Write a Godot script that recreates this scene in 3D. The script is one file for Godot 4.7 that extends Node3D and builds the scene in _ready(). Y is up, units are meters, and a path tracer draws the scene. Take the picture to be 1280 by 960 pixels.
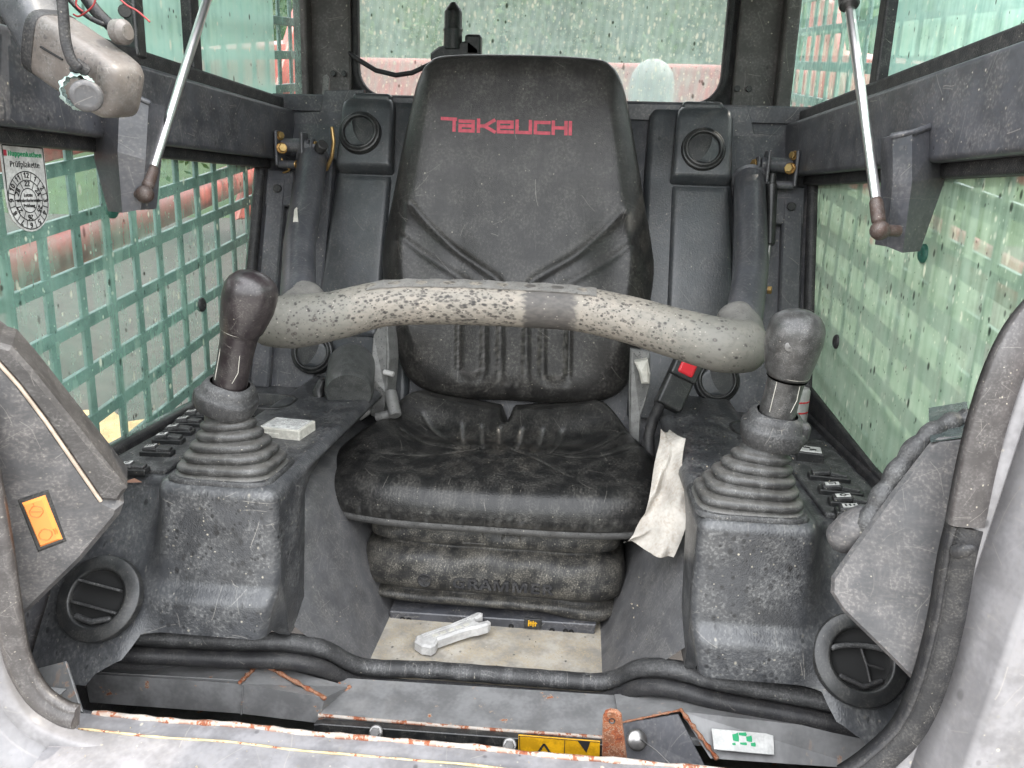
extends Node3D

# ---------------------------------------------------------------- mesh building
class MB:
	var v := PackedVector3Array()
	var n := PackedVector3Array()
	var uv := PackedVector2Array()
	var col := PackedColorArray()
	var idx := PackedInt32Array()
	var tint := Color.WHITE

	func put(p: Vector3, nn: Vector3, t: Vector2) -> void:
		v.append(p)
		n.append(nn)
		uv.append(t)
		col.append(tone(p, nn))

	func tone(_p: Vector3, _n: Vector3) -> Color:
		return tint

	# rows of points, smooth; toward: a direction (open sheet) or null (closed round its own middle)
	func grid(rows: Array, wrap := false, toward = null, uvs := []) -> void:
		var h := rows.size()
		var w: int = rows[0].size()
		var ww := w + 1 if wrap else w
		var acc := PackedVector3Array()
		acc.resize(h * w)
		var mid := Vector3.ZERO
		for r in h:
			for p in rows[r]:
				mid += p
		mid /= float(h * w)
		var score := 0.0
		for r in h - 1:
			var a: PackedVector3Array = rows[r]
			var b: PackedVector3Array = rows[r + 1]
			for c in ww - 1:
				var c2 := (c + 1) % w
				var f: Vector3 = (b[c2] - a[c]).cross(b[c] - a[c2])
				acc[r * w + c] += f
				acc[r * w + c2] += f
				acc[(r + 1) * w + c] += f
				acc[(r + 1) * w + c2] += f
				if toward == null:
					score += f.dot((a[c] + b[c2]) * 0.5 - mid)
				else:
					score += f.dot(toward)
		var s := 1.0 if score >= 0.0 else -1.0
		var base := v.size()
		for r in h:
			for c in ww:
				var t := Vector2(float(c) / (ww - 1), float(r) / (h - 1))
				if uvs.size():
					t = uvs[r][c]
				put(rows[r][c % w], (acc[r * w + c % w] * s).normalized(), t)
		for r in h - 1:
			for c in ww - 1:
				var i := base + r * ww + c
				if s > 0.0:
					idx.append_array(PackedInt32Array([i, i + ww + 1, i + 1, i, i + ww, i + ww + 1]))
				else:
					idx.append_array(PackedInt32Array([i, i + 1, i + ww + 1, i, i + ww + 1, i + ww]))

	func tri(a: Vector3, b: Vector3, c: Vector3, toward: Vector3, ua := Vector2.ZERO, ub := Vector2.ZERO, uc := Vector2.ZERO) -> void:
		var f := (b - a).cross(c - a).normalized()
		var i := v.size()
		if f.dot(toward) < 0.0:
			f = -f
			idx.append_array(PackedInt32Array([i, i + 1, i + 2]))
		else:
			idx.append_array(PackedInt32Array([i, i + 2, i + 1]))
		put(a, f, ua)
		put(b, f, ub)
		put(c, f, uc)

	func quad(a: Vector3, b: Vector3, c: Vector3, d: Vector3, toward: Vector3) -> void:
		tri(a, b, c, toward, Vector2(0, 0), Vector2(1, 0), Vector2(1, 1))
		tri(a, c, d, toward, Vector2(0, 0), Vector2(1, 1), Vector2(0, 1))

	func cap(ring: PackedVector3Array, toward: Vector3) -> void:
		var m := Vector3.ZERO
		for p in ring:
			m += p
		m /= float(ring.size())
		for i in ring.size():
			tri(m, ring[i], ring[(i + 1) % ring.size()], toward)

	func loft(rings: Array, cap0 := true, cap1 := true) -> void:
		grid(rings, true)
		var k := rings.size()
		if cap0:
			cap(rings[0], middle(rings[0]) - middle(rings[1]))
		if cap1:
			cap(rings[k - 1], middle(rings[k - 1]) - middle(rings[k - 2]))

	func middle(r: PackedVector3Array) -> Vector3:
		var m := Vector3.ZERO
		for p in r:
			m += p
		return m / float(r.size())

	# a flat polygon pushed along depth, with a small chamfer on its front edge
	func prism(poly: Array, depth: Vector3, bevel := 0.002) -> void:
		var k := poly.size()
		var nn := Vector3.ZERO
		for i in k:
			nn += poly[i].cross(poly[(i + 1) % k])
		nn = nn.normalized()
		var f := -depth.normalized()
		var spin := 1.0 if nn.dot(f) > 0.0 else -1.0
		var front := []
		var back := []
		var e1: Vector3 = (poly[1] - poly[0]).normalized()
		var e2: Vector3 = f.cross(e1).normalized()
		var flat := PackedVector2Array()
		for i in k:
			var p: Vector3 = poly[i]
			var d0: Vector3 = (p - poly[(i + k - 1) % k]).normalized()
			var d1: Vector3 = (poly[(i + 1) % k] - p).normalized()
			var i0: Vector3 = nn.cross(d0)
			var i1: Vector3 = nn.cross(d1)
			var m: Vector3 = (i0 + i1)
			var q: float = 1.0 / maxf(0.35, 1.0 + i0.dot(i1))
			front.append(p + m * q * bevel)
			back.append(p + depth)
			flat.append(Vector2((front[i] - poly[0]).dot(e1), (front[i] - poly[0]).dot(e2)))
		var tr := Geometry2D.triangulate_polygon(flat)
		for t in range(0, tr.size(), 3):
			tri(front[tr[t]], front[tr[t + 1]], front[tr[t + 2]], f, flat[tr[t]], flat[tr[t + 1]], flat[tr[t + 2]])
			tri(back[tr[t]], back[tr[t + 1]], back[tr[t + 2]], -f)
		for i in k:
			var j := (i + 1) % k
			var out: Vector3 = (poly[j] - poly[i]).cross(nn)
			var lip: Vector3 = depth.normalized() * bevel
			quad(front[i], front[j], poly[j] + lip, poly[i] + lip, out + f * out.length())
			quad(poly[i] + lip, poly[j] + lip, back[j], back[i], out)

	func rbox(c: Vector3, size: Vector3, r := 0.004, b := Basis(), seg := 2) -> void:
		var hs := size * 0.5
		r = minf(r, minf(hs.x, minf(hs.y, hs.z)) * 0.98)
		for ax in 3:
			for sg in [-1.0, 1.0]:
				var a1 := (ax + 1) % 3
				var a2 := (ax + 2) % 3
				var rows := []
				var st1 := steps(hs[a1], r, seg)
				var st2 := steps(hs[a2], r, seg)
				var base := v.size()
				for s1 in st1:
					for s2 in st2:
						var p := Vector3.ZERO
						p[ax] = sg * hs[ax]
						p[a1] = s1
						p[a2] = s2
						var inner := p.clamp(-hs + Vector3.ONE * r, hs - Vector3.ONE * r)
						var nn := (p - inner).normalized()
						put(c + b * (inner + nn * r), b * nn, Vector2(s1, s2))
				var w := st2.size()
				for i in st1.size() - 1:
					for j in w - 1:
						var q := base + i * w + j
						if sg > 0.0:
							idx.append_array(PackedInt32Array([q, q + w + 1, q + w, q, q + 1, q + w + 1]))
						else:
							idx.append_array(PackedInt32Array([q, q + w, q + w + 1, q, q + w + 1, q + 1]))

	func steps(h: float, r: float, seg: int) -> PackedFloat32Array:
		var o := PackedFloat32Array()
		for i in seg + 1:
			o.append(-h + r * (1.0 - tan(PI / 4 * (1.0 - float(i) / seg))))
		for i in seg + 1:
			o.append(h - r * (1.0 - tan(PI / 4 * float(i) / seg)))
		return o

	func ring(c: Vector3, a: Vector3, b: Vector3, ra: float, rb: float, k: int, sq := 2.0) -> PackedVector3Array:
		var o := PackedVector3Array()
		for i in k:
			var t := TAU * i / k
			var x := cos(t)
			var y := sin(t)
			var m := pow(pow(absf(x), sq) + pow(absf(y), sq), -1.0 / sq)
			o.append(c + a * (x * m * ra) + b * (y * m * rb))
		return o

	func frame(d: Vector3) -> Basis:
		d = d.normalized()
		var u := Vector3.UP if absf(d.y) < 0.9 else Vector3.BACK
		var a := u.cross(d).normalized()
		return Basis(a, d.cross(a).normalized(), d)

	# prof: Vector2(radius, height along axis)
	func lathe(at: Vector3, axis: Vector3, prof: Array, k := 24) -> void:
		var f := frame(axis)
		var rings := []
		for p in prof:
			rings.append(ring(at + f.z * p.y, f.x, f.y, maxf(p.x, 0.0002), maxf(p.x, 0.0002), k))
		grid(rings, true)

	func rod(a: Vector3, b: Vector3, r: float, k := 16, ch := 0.15) -> void:
		var l := (b - a).length()
		var c := r * ch
		var f := frame(b - a)
		for part in [[Vector2(0, 0), Vector2(r - c, 0)], [Vector2(r - c, 0), Vector2(r, c)], [Vector2(r, c), Vector2(r, l - c)], [Vector2(r, l - c), Vector2(r - c, l)], [Vector2(r - c, l), Vector2(0, l)]]:
			var rings := []
			for p in part:
				rings.append(ring(a + f.z * p.y, f.x, f.y, maxf(p.x, 0.0001), maxf(p.x, 0.0001), k))
			var tw = null
			if absf(part[0].y - part[1].y) < 1e-6:
				tw = f.z if part[0].y > l * 0.5 else -f.z
			grid(rings, true, tw)

	func tube(pts: Array, radii, k := 14, round_ends := false, squash := 1.0) -> void:
		var rings := []
		var m := pts.size()
		var f := frame(pts[1] - pts[0])
		for i in m:
			var d: Vector3 = (pts[mini(i + 1, m - 1)] - pts[maxi(i - 1, 0)]).normalized()
			var a := (f.x - d * f.x.dot(d)).normalized()
			f = Basis(a, d.cross(a), d)
			var r: float = radii if radii is float else radii[i]
			if round_ends and i == 0:
				for q in 5:
					var t := PI / 2 * q / 5.0
					rings.append(ring(pts[0] - d * r * cos(t) * 0.8, f.x, f.y, r * maxf(sin(t), 0.02), r * maxf(sin(t), 0.02) * squash, k))
			rings.append(ring(pts[i], f.x, f.y, r, r * squash, k))
			if round_ends and i == m - 1:
				for q in range(1, 6):
					var t := PI / 2 * q / 5.0
					rings.append(ring(pts[i] + d * r * sin(t) * 0.8, f.x, f.y, r * maxf(cos(t), 0.02), r * maxf(cos(t), 0.02) * squash, k))
		var base := v.size()
		grid(rings, true)
		if not round_ends:
			cap(rings[0], pts[0] - pts[1])
			cap(rings[-1], pts[m - 1] - pts[m - 2])

	func hexagon(at: Vector3, axis: Vector3, r: float, h: float) -> void:
		var f := frame(axis)
		var poly := []
		for i in 6:
			poly.append(at + f.z * h + (f.x * cos(TAU * i / 6.0) + f.y * sin(TAU * i / 6.0)) * r)
		prism(poly, -f.z * h, r * 0.12)

	func text(words: String, px: float, xf: Transform3D, thick := 0.0006, bold := false, wide := 1.0) -> void:
		var tm := TextMesh.new()
		var fo := SystemFont.new()
		fo.font_names = PackedStringArray(["Droid Sans"])
		if bold:
			fo.font_weight = 700
		tm.font = fo
		tm.text = words
		tm.font_size = 48
		tm.pixel_size = px / 48.0
		tm.depth = thick
		tm.curve_step = 1.0
		for s in tm.get_surface_count():
			var a := tm.surface_get_arrays(s)
			var base := v.size()
			for i in a[Mesh.ARRAY_VERTEX].size():
				var p: Vector3 = a[Mesh.ARRAY_VERTEX][i]
				p.x *= wide
				put(xf * p, (xf.basis * a[Mesh.ARRAY_NORMAL][i]).normalized(), Vector2.ZERO)
			for i in a[Mesh.ARRAY_INDEX]:
				idx.append(base + i)

	func mesh(m: Material) -> ArrayMesh:
		var a := []
		a.resize(Mesh.ARRAY_MAX)
		a[Mesh.ARRAY_VERTEX] = v
		a[Mesh.ARRAY_NORMAL] = n
		a[Mesh.ARRAY_TEX_UV] = uv
		a[Mesh.ARRAY_COLOR] = col
		a[Mesh.ARRAY_INDEX] = idx
		var am := ArrayMesh.new()
		am.add_surface_from_arrays(Mesh.PRIMITIVE_TRIANGLES, a)
		am.surface_set_material(0, m)
		return am

# surfaces with dust settled in their creases
class BackMB extends MB:
	var host
	func tone(p: Vector3, _n: Vector3) -> Color:
		return host.back_dust(p)

class CushionMB extends MB:
	var host
	func tone(p: Vector3, n: Vector3) -> Color:
		return host.cushion_dust(p, n)

class BootMB extends MB:
	func tone(p: Vector3, n: Vector3) -> Color:
		var g := smoothstep(0.45, 0.95, n.y) * 0.9 + (1.0 - smoothstep(0.302, 0.312, p.y)) * 0.8
		return Color(1 + g * 2.7, 1 + g * 2.55, 1 + g * 2.3) * 0.25

# ---------------------------------------------------------------- naming
var taken := {}

func numbered(s: String) -> String:
	var k: int = taken.get(s, 0)
	taken[s] = k + 1
	return s if k == 0 else "%s_%03d" % [s, k]

func tag(o: Node3D, label: String, category := "", group := "") -> Node3D:
	o.set_meta("label", label)
	if category:
		o.set_meta("category", category)
	if group:
		o.set_meta("group", group)
	return o

func thing(called: String, label: String, category: String, at := Vector3.ZERO, group := "") -> Node3D:
	var o := Node3D.new()
	o.name = numbered(called)
	o.position = at
	add_child(o)
	return tag(o, label, category, group)

# every mesh is written in cab coordinates; under a thing it is moved back by the thing's place
func obj(called: String, mb: MB, m: Material, parent: Node3D = null) -> MeshInstance3D:
	var o := MeshInstance3D.new()
	o.mesh = mb.mesh(m)
	if parent == null:
		o.name = numbered(called)
		add_child(o)
	else:
		o.name = called
		parent.add_child(o, true)
		if parent is MeshInstance3D == false:
			o.position = -parent.position
	return o

func struct(called: String, mb: MB, m: Material, parent: Node3D = null) -> MeshInstance3D:
	var o := obj(called, mb, m, parent)
	if parent == null:
		o.set_meta("kind", "structure")
	return o

# ---------------------------------------------------------------- textures
func noise_bytes(size: int, freq: float, oct: int, sd: int) -> PackedByteArray:
	var f := FastNoiseLite.new()
	f.seed = sd
	f.noise_type = FastNoiseLite.TYPE_SIMPLEX_SMOOTH
	f.frequency = freq
	f.fractal_octaves = oct
	f.fractal_gain = 0.55
	var im := f.get_seamless_image(size, size, false, false, 0.2, true)
	im.convert(Image.FORMAT_L8)
	return im.get_data()

func tex(size: Vector2i, bytes: PackedByteArray, fmt := Image.FORMAT_RGBA8) -> ImageTexture:
	return ImageTexture.create_from_image(Image.create_from_data(size.x, size.y, false, fmt, bytes))

func grime_tex(sd: int, lo := 120, hi := 255, freq := 0.012) -> ImageTexture:
	var s := 512
	var a := noise_bytes(s, freq, 6, sd)
	var b := noise_bytes(s, 0.09, 3, sd + 7)
	var o := PackedByteArray()
	o.resize(s * s)
	for i in s * s:
		var t := (a[i] * 0.72 + b[i] * 0.28) / 255.0
		t = smoothstep(0.25, 0.75, t)
		o[i] = int(lerpf(lo, hi, t))
	return tex(Vector2i(s, s), o, Image.FORMAT_L8)

func bump_tex(sd: int, freq: float, oct := 3, cell := false) -> ImageTexture:
	var f := FastNoiseLite.new()
	f.seed = sd
	f.noise_type = FastNoiseLite.TYPE_CELLULAR if cell else FastNoiseLite.TYPE_SIMPLEX
	f.cellular_return_type = FastNoiseLite.RETURN_DISTANCE2_SUB
	f.frequency = freq
	f.fractal_octaves = oct
	var im := f.get_seamless_image(512, 512)
	im.convert(Image.FORMAT_L8)
	return ImageTexture.create_from_image(im)

func dot(o: PackedByteArray, s: Vector2i, x: float, y: float, rx: float, ry: float, c: Color, wrap := true, fade := 0.5) -> void:
	for yy in range(int(y - ry) - 1, int(y + ry) + 2):
		for xx in range(int(x - rx) - 1, int(x + rx) + 2):
			var d := Vector2((xx - x) / rx, (yy - y) / ry).length()
			if d > 1.0:
				continue
			if not wrap and (xx < 0 or yy < 0 or xx >= s.x or yy >= s.y):
				continue
			var i := (posmod(yy, s.y) * s.x + posmod(xx, s.x)) * 4
			var k := c.a * clampf((1.0 - d) / fade, 0.0, 1.0)
			var al := o[i + 3] / 255.0
			var na := k + al * (1.0 - k)
			if na <= 0.001:
				continue
			for q in 3:
				var cv: float = c[q]
				o[i + q] = int(clampf((cv * k + o[i + q] / 255.0 * al * (1.0 - k)) / na, 0, 1) * 255.0)
			o[i + 3] = int(na * 255.0)

# settled dust, pale splashes and dark drips, laid over a surface through its alpha
func dust_tex(sd: int, tone: Color, cloud: float, specks: int, drips: int, scratches: int, big := 3.2) -> ImageTexture:
	var s := 768
	var rng := RandomNumberGenerator.new()
	rng.seed = sd
	var a := noise_bytes(s, 0.010, 6, sd + 1)
	var b := noise_bytes(s, 0.085, 4, sd + 2)
	var o := PackedByteArray()
	o.resize(s * s * 4)
	var r8 := int(tone.r * 255)
	var g8 := int(tone.g * 255)
	var b8 := int(tone.b * 255)
	for i in s * s:
		var t := smoothstep(0.3, 0.85, a[i] / 255.0) * 0.35 + smoothstep(0.42, 0.80, b[i] / 255.0) * smoothstep(0.2, 0.7, a[i] / 255.0) * 0.95
		var j := i * 4
		o[j] = r8
		o[j + 1] = g8
		o[j + 2] = b8
		o[j + 3] = int(clampf(t * cloud, 0, 1) * 255)
	var sz := Vector2i(s, s)
	for k in scratches:
		var p := Vector2(rng.randf() * s, rng.randf() * s)
		var ang := rng.randf() * TAU
		var al := rng.randf_range(0.15, 0.5)
		for q in int(rng.randf_range(10, 70)):
			dot(o, sz, p.x, p.y, 1.1, 1.1, Color(0.62, 0.6, 0.57, al))
			p += Vector2.from_angle(ang) * 1.2
			ang += rng.randf_range(-0.05, 0.05)
	for k in specks:
		var r := 0.7 + pow(rng.randf(), 4.0) * big
		var w := rng.randf_range(0.55, 1.0)
		dot(o, sz, rng.randf() * s, rng.randf() * s, r, r * rng.randf_range(0.7, 1.4), Color(0.78 * w, 0.75 * w, 0.68 * w, rng.randf_range(0.3, 0.95)))
	for k in drips:
		var r := 1.2 + pow(rng.randf(), 2.5) * 6.0
		dot(o, sz, rng.randf() * s, rng.randf() * s, r, r * rng.randf_range(0.8, 1.5), Color(0.07, 0.07, 0.075, rng.randf_range(0.3, 0.75)))
	return tex(sz, o)

# rust eating into paint
func rust_tex(sd: int, amount: float) -> ImageTexture:
	var s := 512
	var a := noise_bytes(s, 0.012, 6, sd)
	var b := noise_bytes(s, 0.06, 4, sd + 3)
	var o := PackedByteArray()
	o.resize(s * s * 4)
	for i in s * s:
		var t := a[i] / 255.0 * 0.65 + b[i] / 255.0 * 0.35
		var m := smoothstep(1.0 - amount - 0.03, 1.0 - amount + 0.05, t)
		var c := Color(0.30, 0.13, 0.08).lerp(Color(0.62, 0.34, 0.17), b[i] / 255.0)
		if t < 1.0 - amount + 0.04:
			c = Color(0.66, 0.58, 0.5)
		var j := i * 4
		o[j] = int(c.r * 255)
		o[j + 1] = int(c.g * 255)
		o[j + 2] = int(c.b * 255)
		o[j + 3] = int(m * 255)
	return tex(Vector2i(s, s), o)

# dried mud film on a window: streaks run down, specks, a few leaves stuck on
func film_tex(sd: int, tone: Color, base: float, streak: float, white: int, dark: int, size := 768, clear_top := 0.0, grain := 0.0) -> ImageTexture:
	var s := size
	var rng := RandomNumberGenerator.new()
	rng.seed = sd
	var a := noise_bytes(s, 0.004, 4, sd)
	var b := noise_bytes(s, 0.03, 4, sd + 5)
	var f := FastNoiseLite.new()
	f.seed = sd + 9
	f.frequency = 0.035
	f.fractal_octaves = 4
	var o := PackedByteArray()
	o.resize(s * s * 4)
	var line := PackedFloat32Array()
	line.resize(s)
	for y in s:
		if y % 6 == 0:
			for x in s:
				line[x] = f.get_noise_2d(x * 1.9, y * 0.10) * 0.5 + 0.5
		for x in s:
			var i := y * s + x
			var st := line[x]
			var an := a[i] / 255.0
			var bn := b[i] / 255.0
			var fine := sin(float((x * 7919 + y * 104729) % 9973)) * 0.5
			var al := base + grain * fine + streak * (st - 0.45) + 0.36 * (an - 0.5) + 0.22 * (bn - 0.5)
			al -= clear_top * clampf((x - 0.55 * s) / (0.4 * s), 0.0, 1.0) * clampf(1.0 - y / (0.45 * s), 0.0, 1.0)
			var w := clampf(0.45 + 0.9 * (st - 0.5) + 0.7 * (bn - 0.5), 0, 1)
			var c := tone.lerp(Color(0.80, 0.87, 0.80), w * 0.5)
			var j := i * 4
			o[j] = int(c.r * 255)
			o[j + 1] = int(c.g * 255)
			o[j + 2] = int(c.b * 255)
			o[j + 3] = int(clampf(al, 0.05, 0.92) * 255)
	var sz := Vector2i(s, s)
	for k in white:
		var r := 0.7 + pow(rng.randf(), 5.0) * 3.0
		dot(o, sz, rng.randf() * s, rng.randf() * s, r, r * rng.randf_range(0.8, 2.6), Color(0.86, 0.88, 0.80, rng.randf_range(0.3, 0.9)), false)
	for k in dark:
		var r := 0.7 + pow(rng.randf(), 4.0) * 2.6
		dot(o, sz, rng.randf() * s, rng.randf() * s, r, r * rng.randf_range(0.9, 2.4), Color(0.16, 0.2, 0.17, rng.randf_range(0.4, 0.95)), false)
	return tex(sz, o)

# ---------------------------------------------------------------- materials
var M := {}
var dust_heavy: ImageTexture
var dust_light: ImageTexture
var dust_metal: ImageTexture
var grime: ImageTexture
var bump_fine: ImageTexture
var bump_leather: ImageTexture

func mat(called: String, c: Color, rough: float, metal := 0.0, grime_scale := 0.0, dust: Texture2D = null, dust_scale := 3.0, bump: Texture2D = null, bump_scale := 30.0, bump_h := 0.02) -> StandardMaterial3D:
	var m := StandardMaterial3D.new()
	m.resource_name = called
	m.albedo_color = c.linear_to_srgb()
	m.roughness = rough
	m.metallic = metal
	m.vertex_color_use_as_albedo = true
	if grime_scale > 0.0:
		m.albedo_texture = grime
		m.uv1_triplanar = true
		m.uv1_scale = Vector3.ONE * grime_scale
	if bump:
		m.heightmap_enabled = true
		m.heightmap_texture = bump
		m.heightmap_scale = bump_h
		m.uv1_triplanar = true
		if grime_scale <= 0.0:
			m.uv1_scale = Vector3.ONE * bump_scale
	if dust:
		m.detail_enabled = true
		m.detail_albedo = dust
		m.detail_uv_layer = BaseMaterial3D.DETAIL_UV_2
		m.uv2_triplanar = true
		m.uv2_scale = Vector3.ONE * dust_scale
		m.uv2_offset = Vector3(0.37, 0.21, 0.11)
	if called in ["leather", "cushion_leather", "black_rubber", "bellows_rubber"]:
		m.metallic_specular = 0.4
	M[called] = m
	return m

func film(called: String, t: Texture2D, glow: float) -> StandardMaterial3D:
	var m := StandardMaterial3D.new()
	m.resource_name = called
	m.albedo_texture = t
	m.transparency = BaseMaterial3D.TRANSPARENCY_ALPHA
	m.roughness = 0.35
	m.backlight_enabled = true
	m.backlight = Color(glow, glow, glow).linear_to_srgb()
	M[called] = m
	return m

func materials() -> void:
	grime = grime_tex(3, 205, 255)
	bump_fine = bump_tex(5, 0.35, 2)
	bump_leather = bump_tex(8, 0.06, 2, true)
	dust_heavy = dust_tex(21, Color(0.48, 0.48, 0.475), 0.50, 900, 1900, 60, 3.4)
	dust_light = dust_tex(22, Color(0.46, 0.45, 0.43), 0.22, 380, 120, 26, 2.2)
	dust_metal = dust_tex(23, Color(0.50, 0.49, 0.48), 0.34, 900, 90, 90, 2.8)
	mat("console_plastic", Color(0.046, 0.048, 0.052), 0.36, 0.0, 2.3, dust_heavy, 2.6, bump_fine, 0, 0.05)
	mat("column_plastic", Color(0.046, 0.051, 0.056), 0.36, 0.0, 1.7, dust_light, 2.4, bump_fine, 0, 0.04)
	mat("pod_plastic", Color(0.062, 0.062, 0.065), 0.46, 0.0, 2.9, dust_tex(37, Color(0.50, 0.48, 0.47), 0.6, 700, 260, 130, 2.8), 3.6)
	mat("leather", Color(0.078, 0.074, 0.072), 0.32, 0.0, 11.0, dust_light, 2.2, bump_leather, 0, 0.035)
	mat("cushion_leather", Color(0.065, 0.065, 0.065), 0.30, 0.0, 11.0, dust_light, 3.1, bump_leather, 0, 0.035)
	mat("black_rubber", Color(0.024, 0.024, 0.026), 0.5, 0.0, 3.0, dust_light, 5.0, bump_fine, 0, 0.05)
	mat("dusty_rubber", Color(0.030, 0.030, 0.031), 0.52, 0.0, 4.0, dust_heavy, 4.2, bump_fine, 0, 0.08)
	mat("black_plastic", Color(0.016, 0.017, 0.018), 0.38, 0.0, 4.0, dust_light, 5.0)
	mat("dark_paint", Color(0.062, 0.064, 0.073), 0.40, 0.0, 2.1, dust_metal, 2.6)
	mat("pillar_paint", Color(0.075, 0.068, 0.064), 0.5, 0.0, 2.1, dust_metal, 2.0, bump_fine, 0, 0.03)
	mat("grey_steel", Color(0.16, 0.155, 0.15), 0.45, 0.3, 5.0, dust_heavy, 6.0)
	mat("sill_paint", Color(0.23, 0.225, 0.232), 0.42, 0.0, 2.5, dust_metal, 2.1)
	mat("chassis_paint", Color(0.20, 0.20, 0.20), 0.42, 0.0, 2.7, rust_tex(51, 0.24), 3.6)
	mat("rust", Color(0.24, 0.085, 0.035), 0.85, 0.0, 9.0, rust_tex(52, 0.52), 9.0, bump_fine, 0, 0.1)
	mat("rust_edge", Color(0.42, 0.38, 0.34), 0.7, 0.0, 6.0, rust_tex(53, 0.5), 6.0)
	mat("floor_paint", Color(0.40, 0.37, 0.32), 0.55, 0.0, 2.6, dust_tex(35, Color(0.64, 0.59, 0.50), 0.8, 120, 60, 30), 4.0)
	mat("wing_paint", Color(0.098, 0.098, 0.102), 0.42, 0.0, 2.6, dust_tex(36, Color(0.52, 0.51, 0.50), 0.40, 500, 40, 190, 3.0), 3.6)
	mat("taupe_plastic", Color(0.125, 0.108, 0.096), 0.45, 0.0, 3.0, dust_heavy, 5.0)
	mat("chrome", Color(0.80, 0.77, 0.77), 0.28, 1.0)
	mat("gold_bolt", Color(0.52, 0.34, 0.14), 0.35, 0.8, 6.0)
	mat("bolt_steel", Color(0.40, 0.39, 0.38), 0.35, 0.9, 6.0)
	mat("white_plastic", Color(0.50, 0.49, 0.475), 0.42, 0.0, 4.0)
	mat("ivory_plastic", Color(0.55, 0.53, 0.47), 0.5, 0.0, 4.0)
	mat("red_plastic", Color(0.55, 0.02, 0.03), 0.35)
	mat("red_print", Color(0.50, 0.05, 0.08), 0.5, 0.0, 14.0)
	mat("orange_plastic", Color(0.66, 0.215, 0.045), 0.4)
	mat("orange_dark", Color(0.42, 0.13, 0.03), 0.5)
	mat("label_white", Color(0.62, 0.62, 0.60), 0.5, 0.0, 5.0)
	mat("label_grey", Color(0.30, 0.30, 0.30), 0.5, 0.0, 5.0)
	mat("print_black", Color(0.02, 0.02, 0.02), 0.6)
	mat("print_green", Color(0.02, 0.28, 0.12), 0.6)
	mat("yellow_label", Color(0.75, 0.40, 0.01), 0.45, 0.0, 5.0)
	mat("cloth", Color(0.50, 0.47, 0.425), 0.85, 0.0, 3.0, dust_tex(29, Color(0.46, 0.38, 0.28), 0.45, 60, 20, 0), 3.0)
	mat("guard_paint", Color(0.16, 0.25, 0.225), 0.5, 0.0, 3.0)
	mat("machine_red", Color(0.50, 0.13, 0.11), 0.45, 0.0, 0.7)
	mat("yard", Color(0.42, 0.40, 0.37), 0.95, 0.0, 0.5)
	mat("earth", Color(0.036, 0.029, 0.024), 0.95, 0.0, 0.6)
	mat("sand", Color(0.34, 0.235, 0.10), 0.95, 0.0, 0.8)
	mat("slab", Color(0.24, 0.22, 0.20), 0.9, 0.0, 0.8)
	mat("hill_green", Color(0.035, 0.06, 0.02), 0.9, 0.0, 0.25)
	mat("bark", Color(0.09, 0.065, 0.045), 0.95, 0.0, 2.0)
	var lf := mat("leaf", Color(0.107, 0.186, 0.05), 0.6)
	lf.backlight_enabled = true
	lf.backlight = Color(0.5, 0.5, 0.5).linear_to_srgb()
	mat("edge_rubber", Color(0.040, 0.037, 0.036), 0.55, 0.0, 4.0, dust_metal, 4.0)
	mat("tray_plastic", Color(0.035, 0.036, 0.037), 0.6, 0.0, 4.0, dust_heavy, 5.0)
	mat("wire_red", Color(0.26, 0.03, 0.03), 0.5)
	mat("cap_grey", Color(0.28, 0.29, 0.27), 0.6)
	mat("crumb", Color(0.42, 0.38, 0.31), 0.95)
	mat("film_plug", Color(0.03, 0.12, 0.09), 0.5)
	mat("black_void", Color(0.006, 0.006, 0.006), 0.9)
	mat("yellow_edge", Color(0.50, 0.42, 0.24), 0.7, 0.0, 6.0, rust_tex(54, 0.42), 7.0)
	mat("worn_rubber", Color(0.055, 0.050, 0.049), 0.42, 0.0, 4.0, dust_metal, 5.0)
	mat("bellows_rubber", Color(0.022, 0.022, 0.022), 0.48, 0.0, 4.0, dust_tex(31, Color(0.52, 0.50, 0.46), 0.5, 2000, 900, 0, 3.0), 4.4, bump_fine, 0, 0.03)
	mat("dusty_pan", Color(0.11, 0.108, 0.105), 0.6, 0.0, 5.0, dust_heavy, 5.0)
	mat("spotted_steel", Color(0.19, 0.19, 0.185), 0.5, 0.2, 7.0, dust_tex(33, Color(0.45, 0.44, 0.42), 0.4, 200, 1500, 0), 6.0)
	mat("spotted_plastic", Color(0.055, 0.058, 0.056), 0.45, 0.0, 5.0, dust_heavy, 7.0)
	mat("foam_grey", Color(0.19, 0.18, 0.165), 0.6, 0.0, 6.0, dust_heavy, 6.0)
	mat("boot_rubber", Color(0.095, 0.094, 0.092), 0.46, 0.0, 4.0, dust_heavy, 6.0)
	mat("grip_left", Color(0.020, 0.015, 0.017), 0.30, 0.0, 5.0, dust_light, 5.0)
	mat("grip_right", Color(0.034, 0.033, 0.032), 0.36, 0.0, 5.0, dust_heavy, 9.0)
	mat("rusty_socket", Color(0.075, 0.045, 0.035), 0.5, 0.3, 8.0, dust_heavy, 8.0)
	mat("scuffed_arm", Color(0.075, 0.078, 0.085), 0.45, 0.0, 3.0, dust_heavy, 7.0)
	mat("pale_tape", Color(0.40, 0.52, 0.49), 0.35, 0.0, 8.0, dust_heavy, 9.0)
	mat("tan_joint", Color(0.42, 0.34, 0.27), 0.7, 0.0, 6.0)
	mat("gloss_top", Color(0.05, 0.065, 0.065), 0.15, 0.0, 3.0, dust_light, 5.0)
	mat("dry_leaf", Color(0.17, 0.09, 0.06), 0.8)
	var teal := Color(0.50, 0.71, 0.64)
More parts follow.
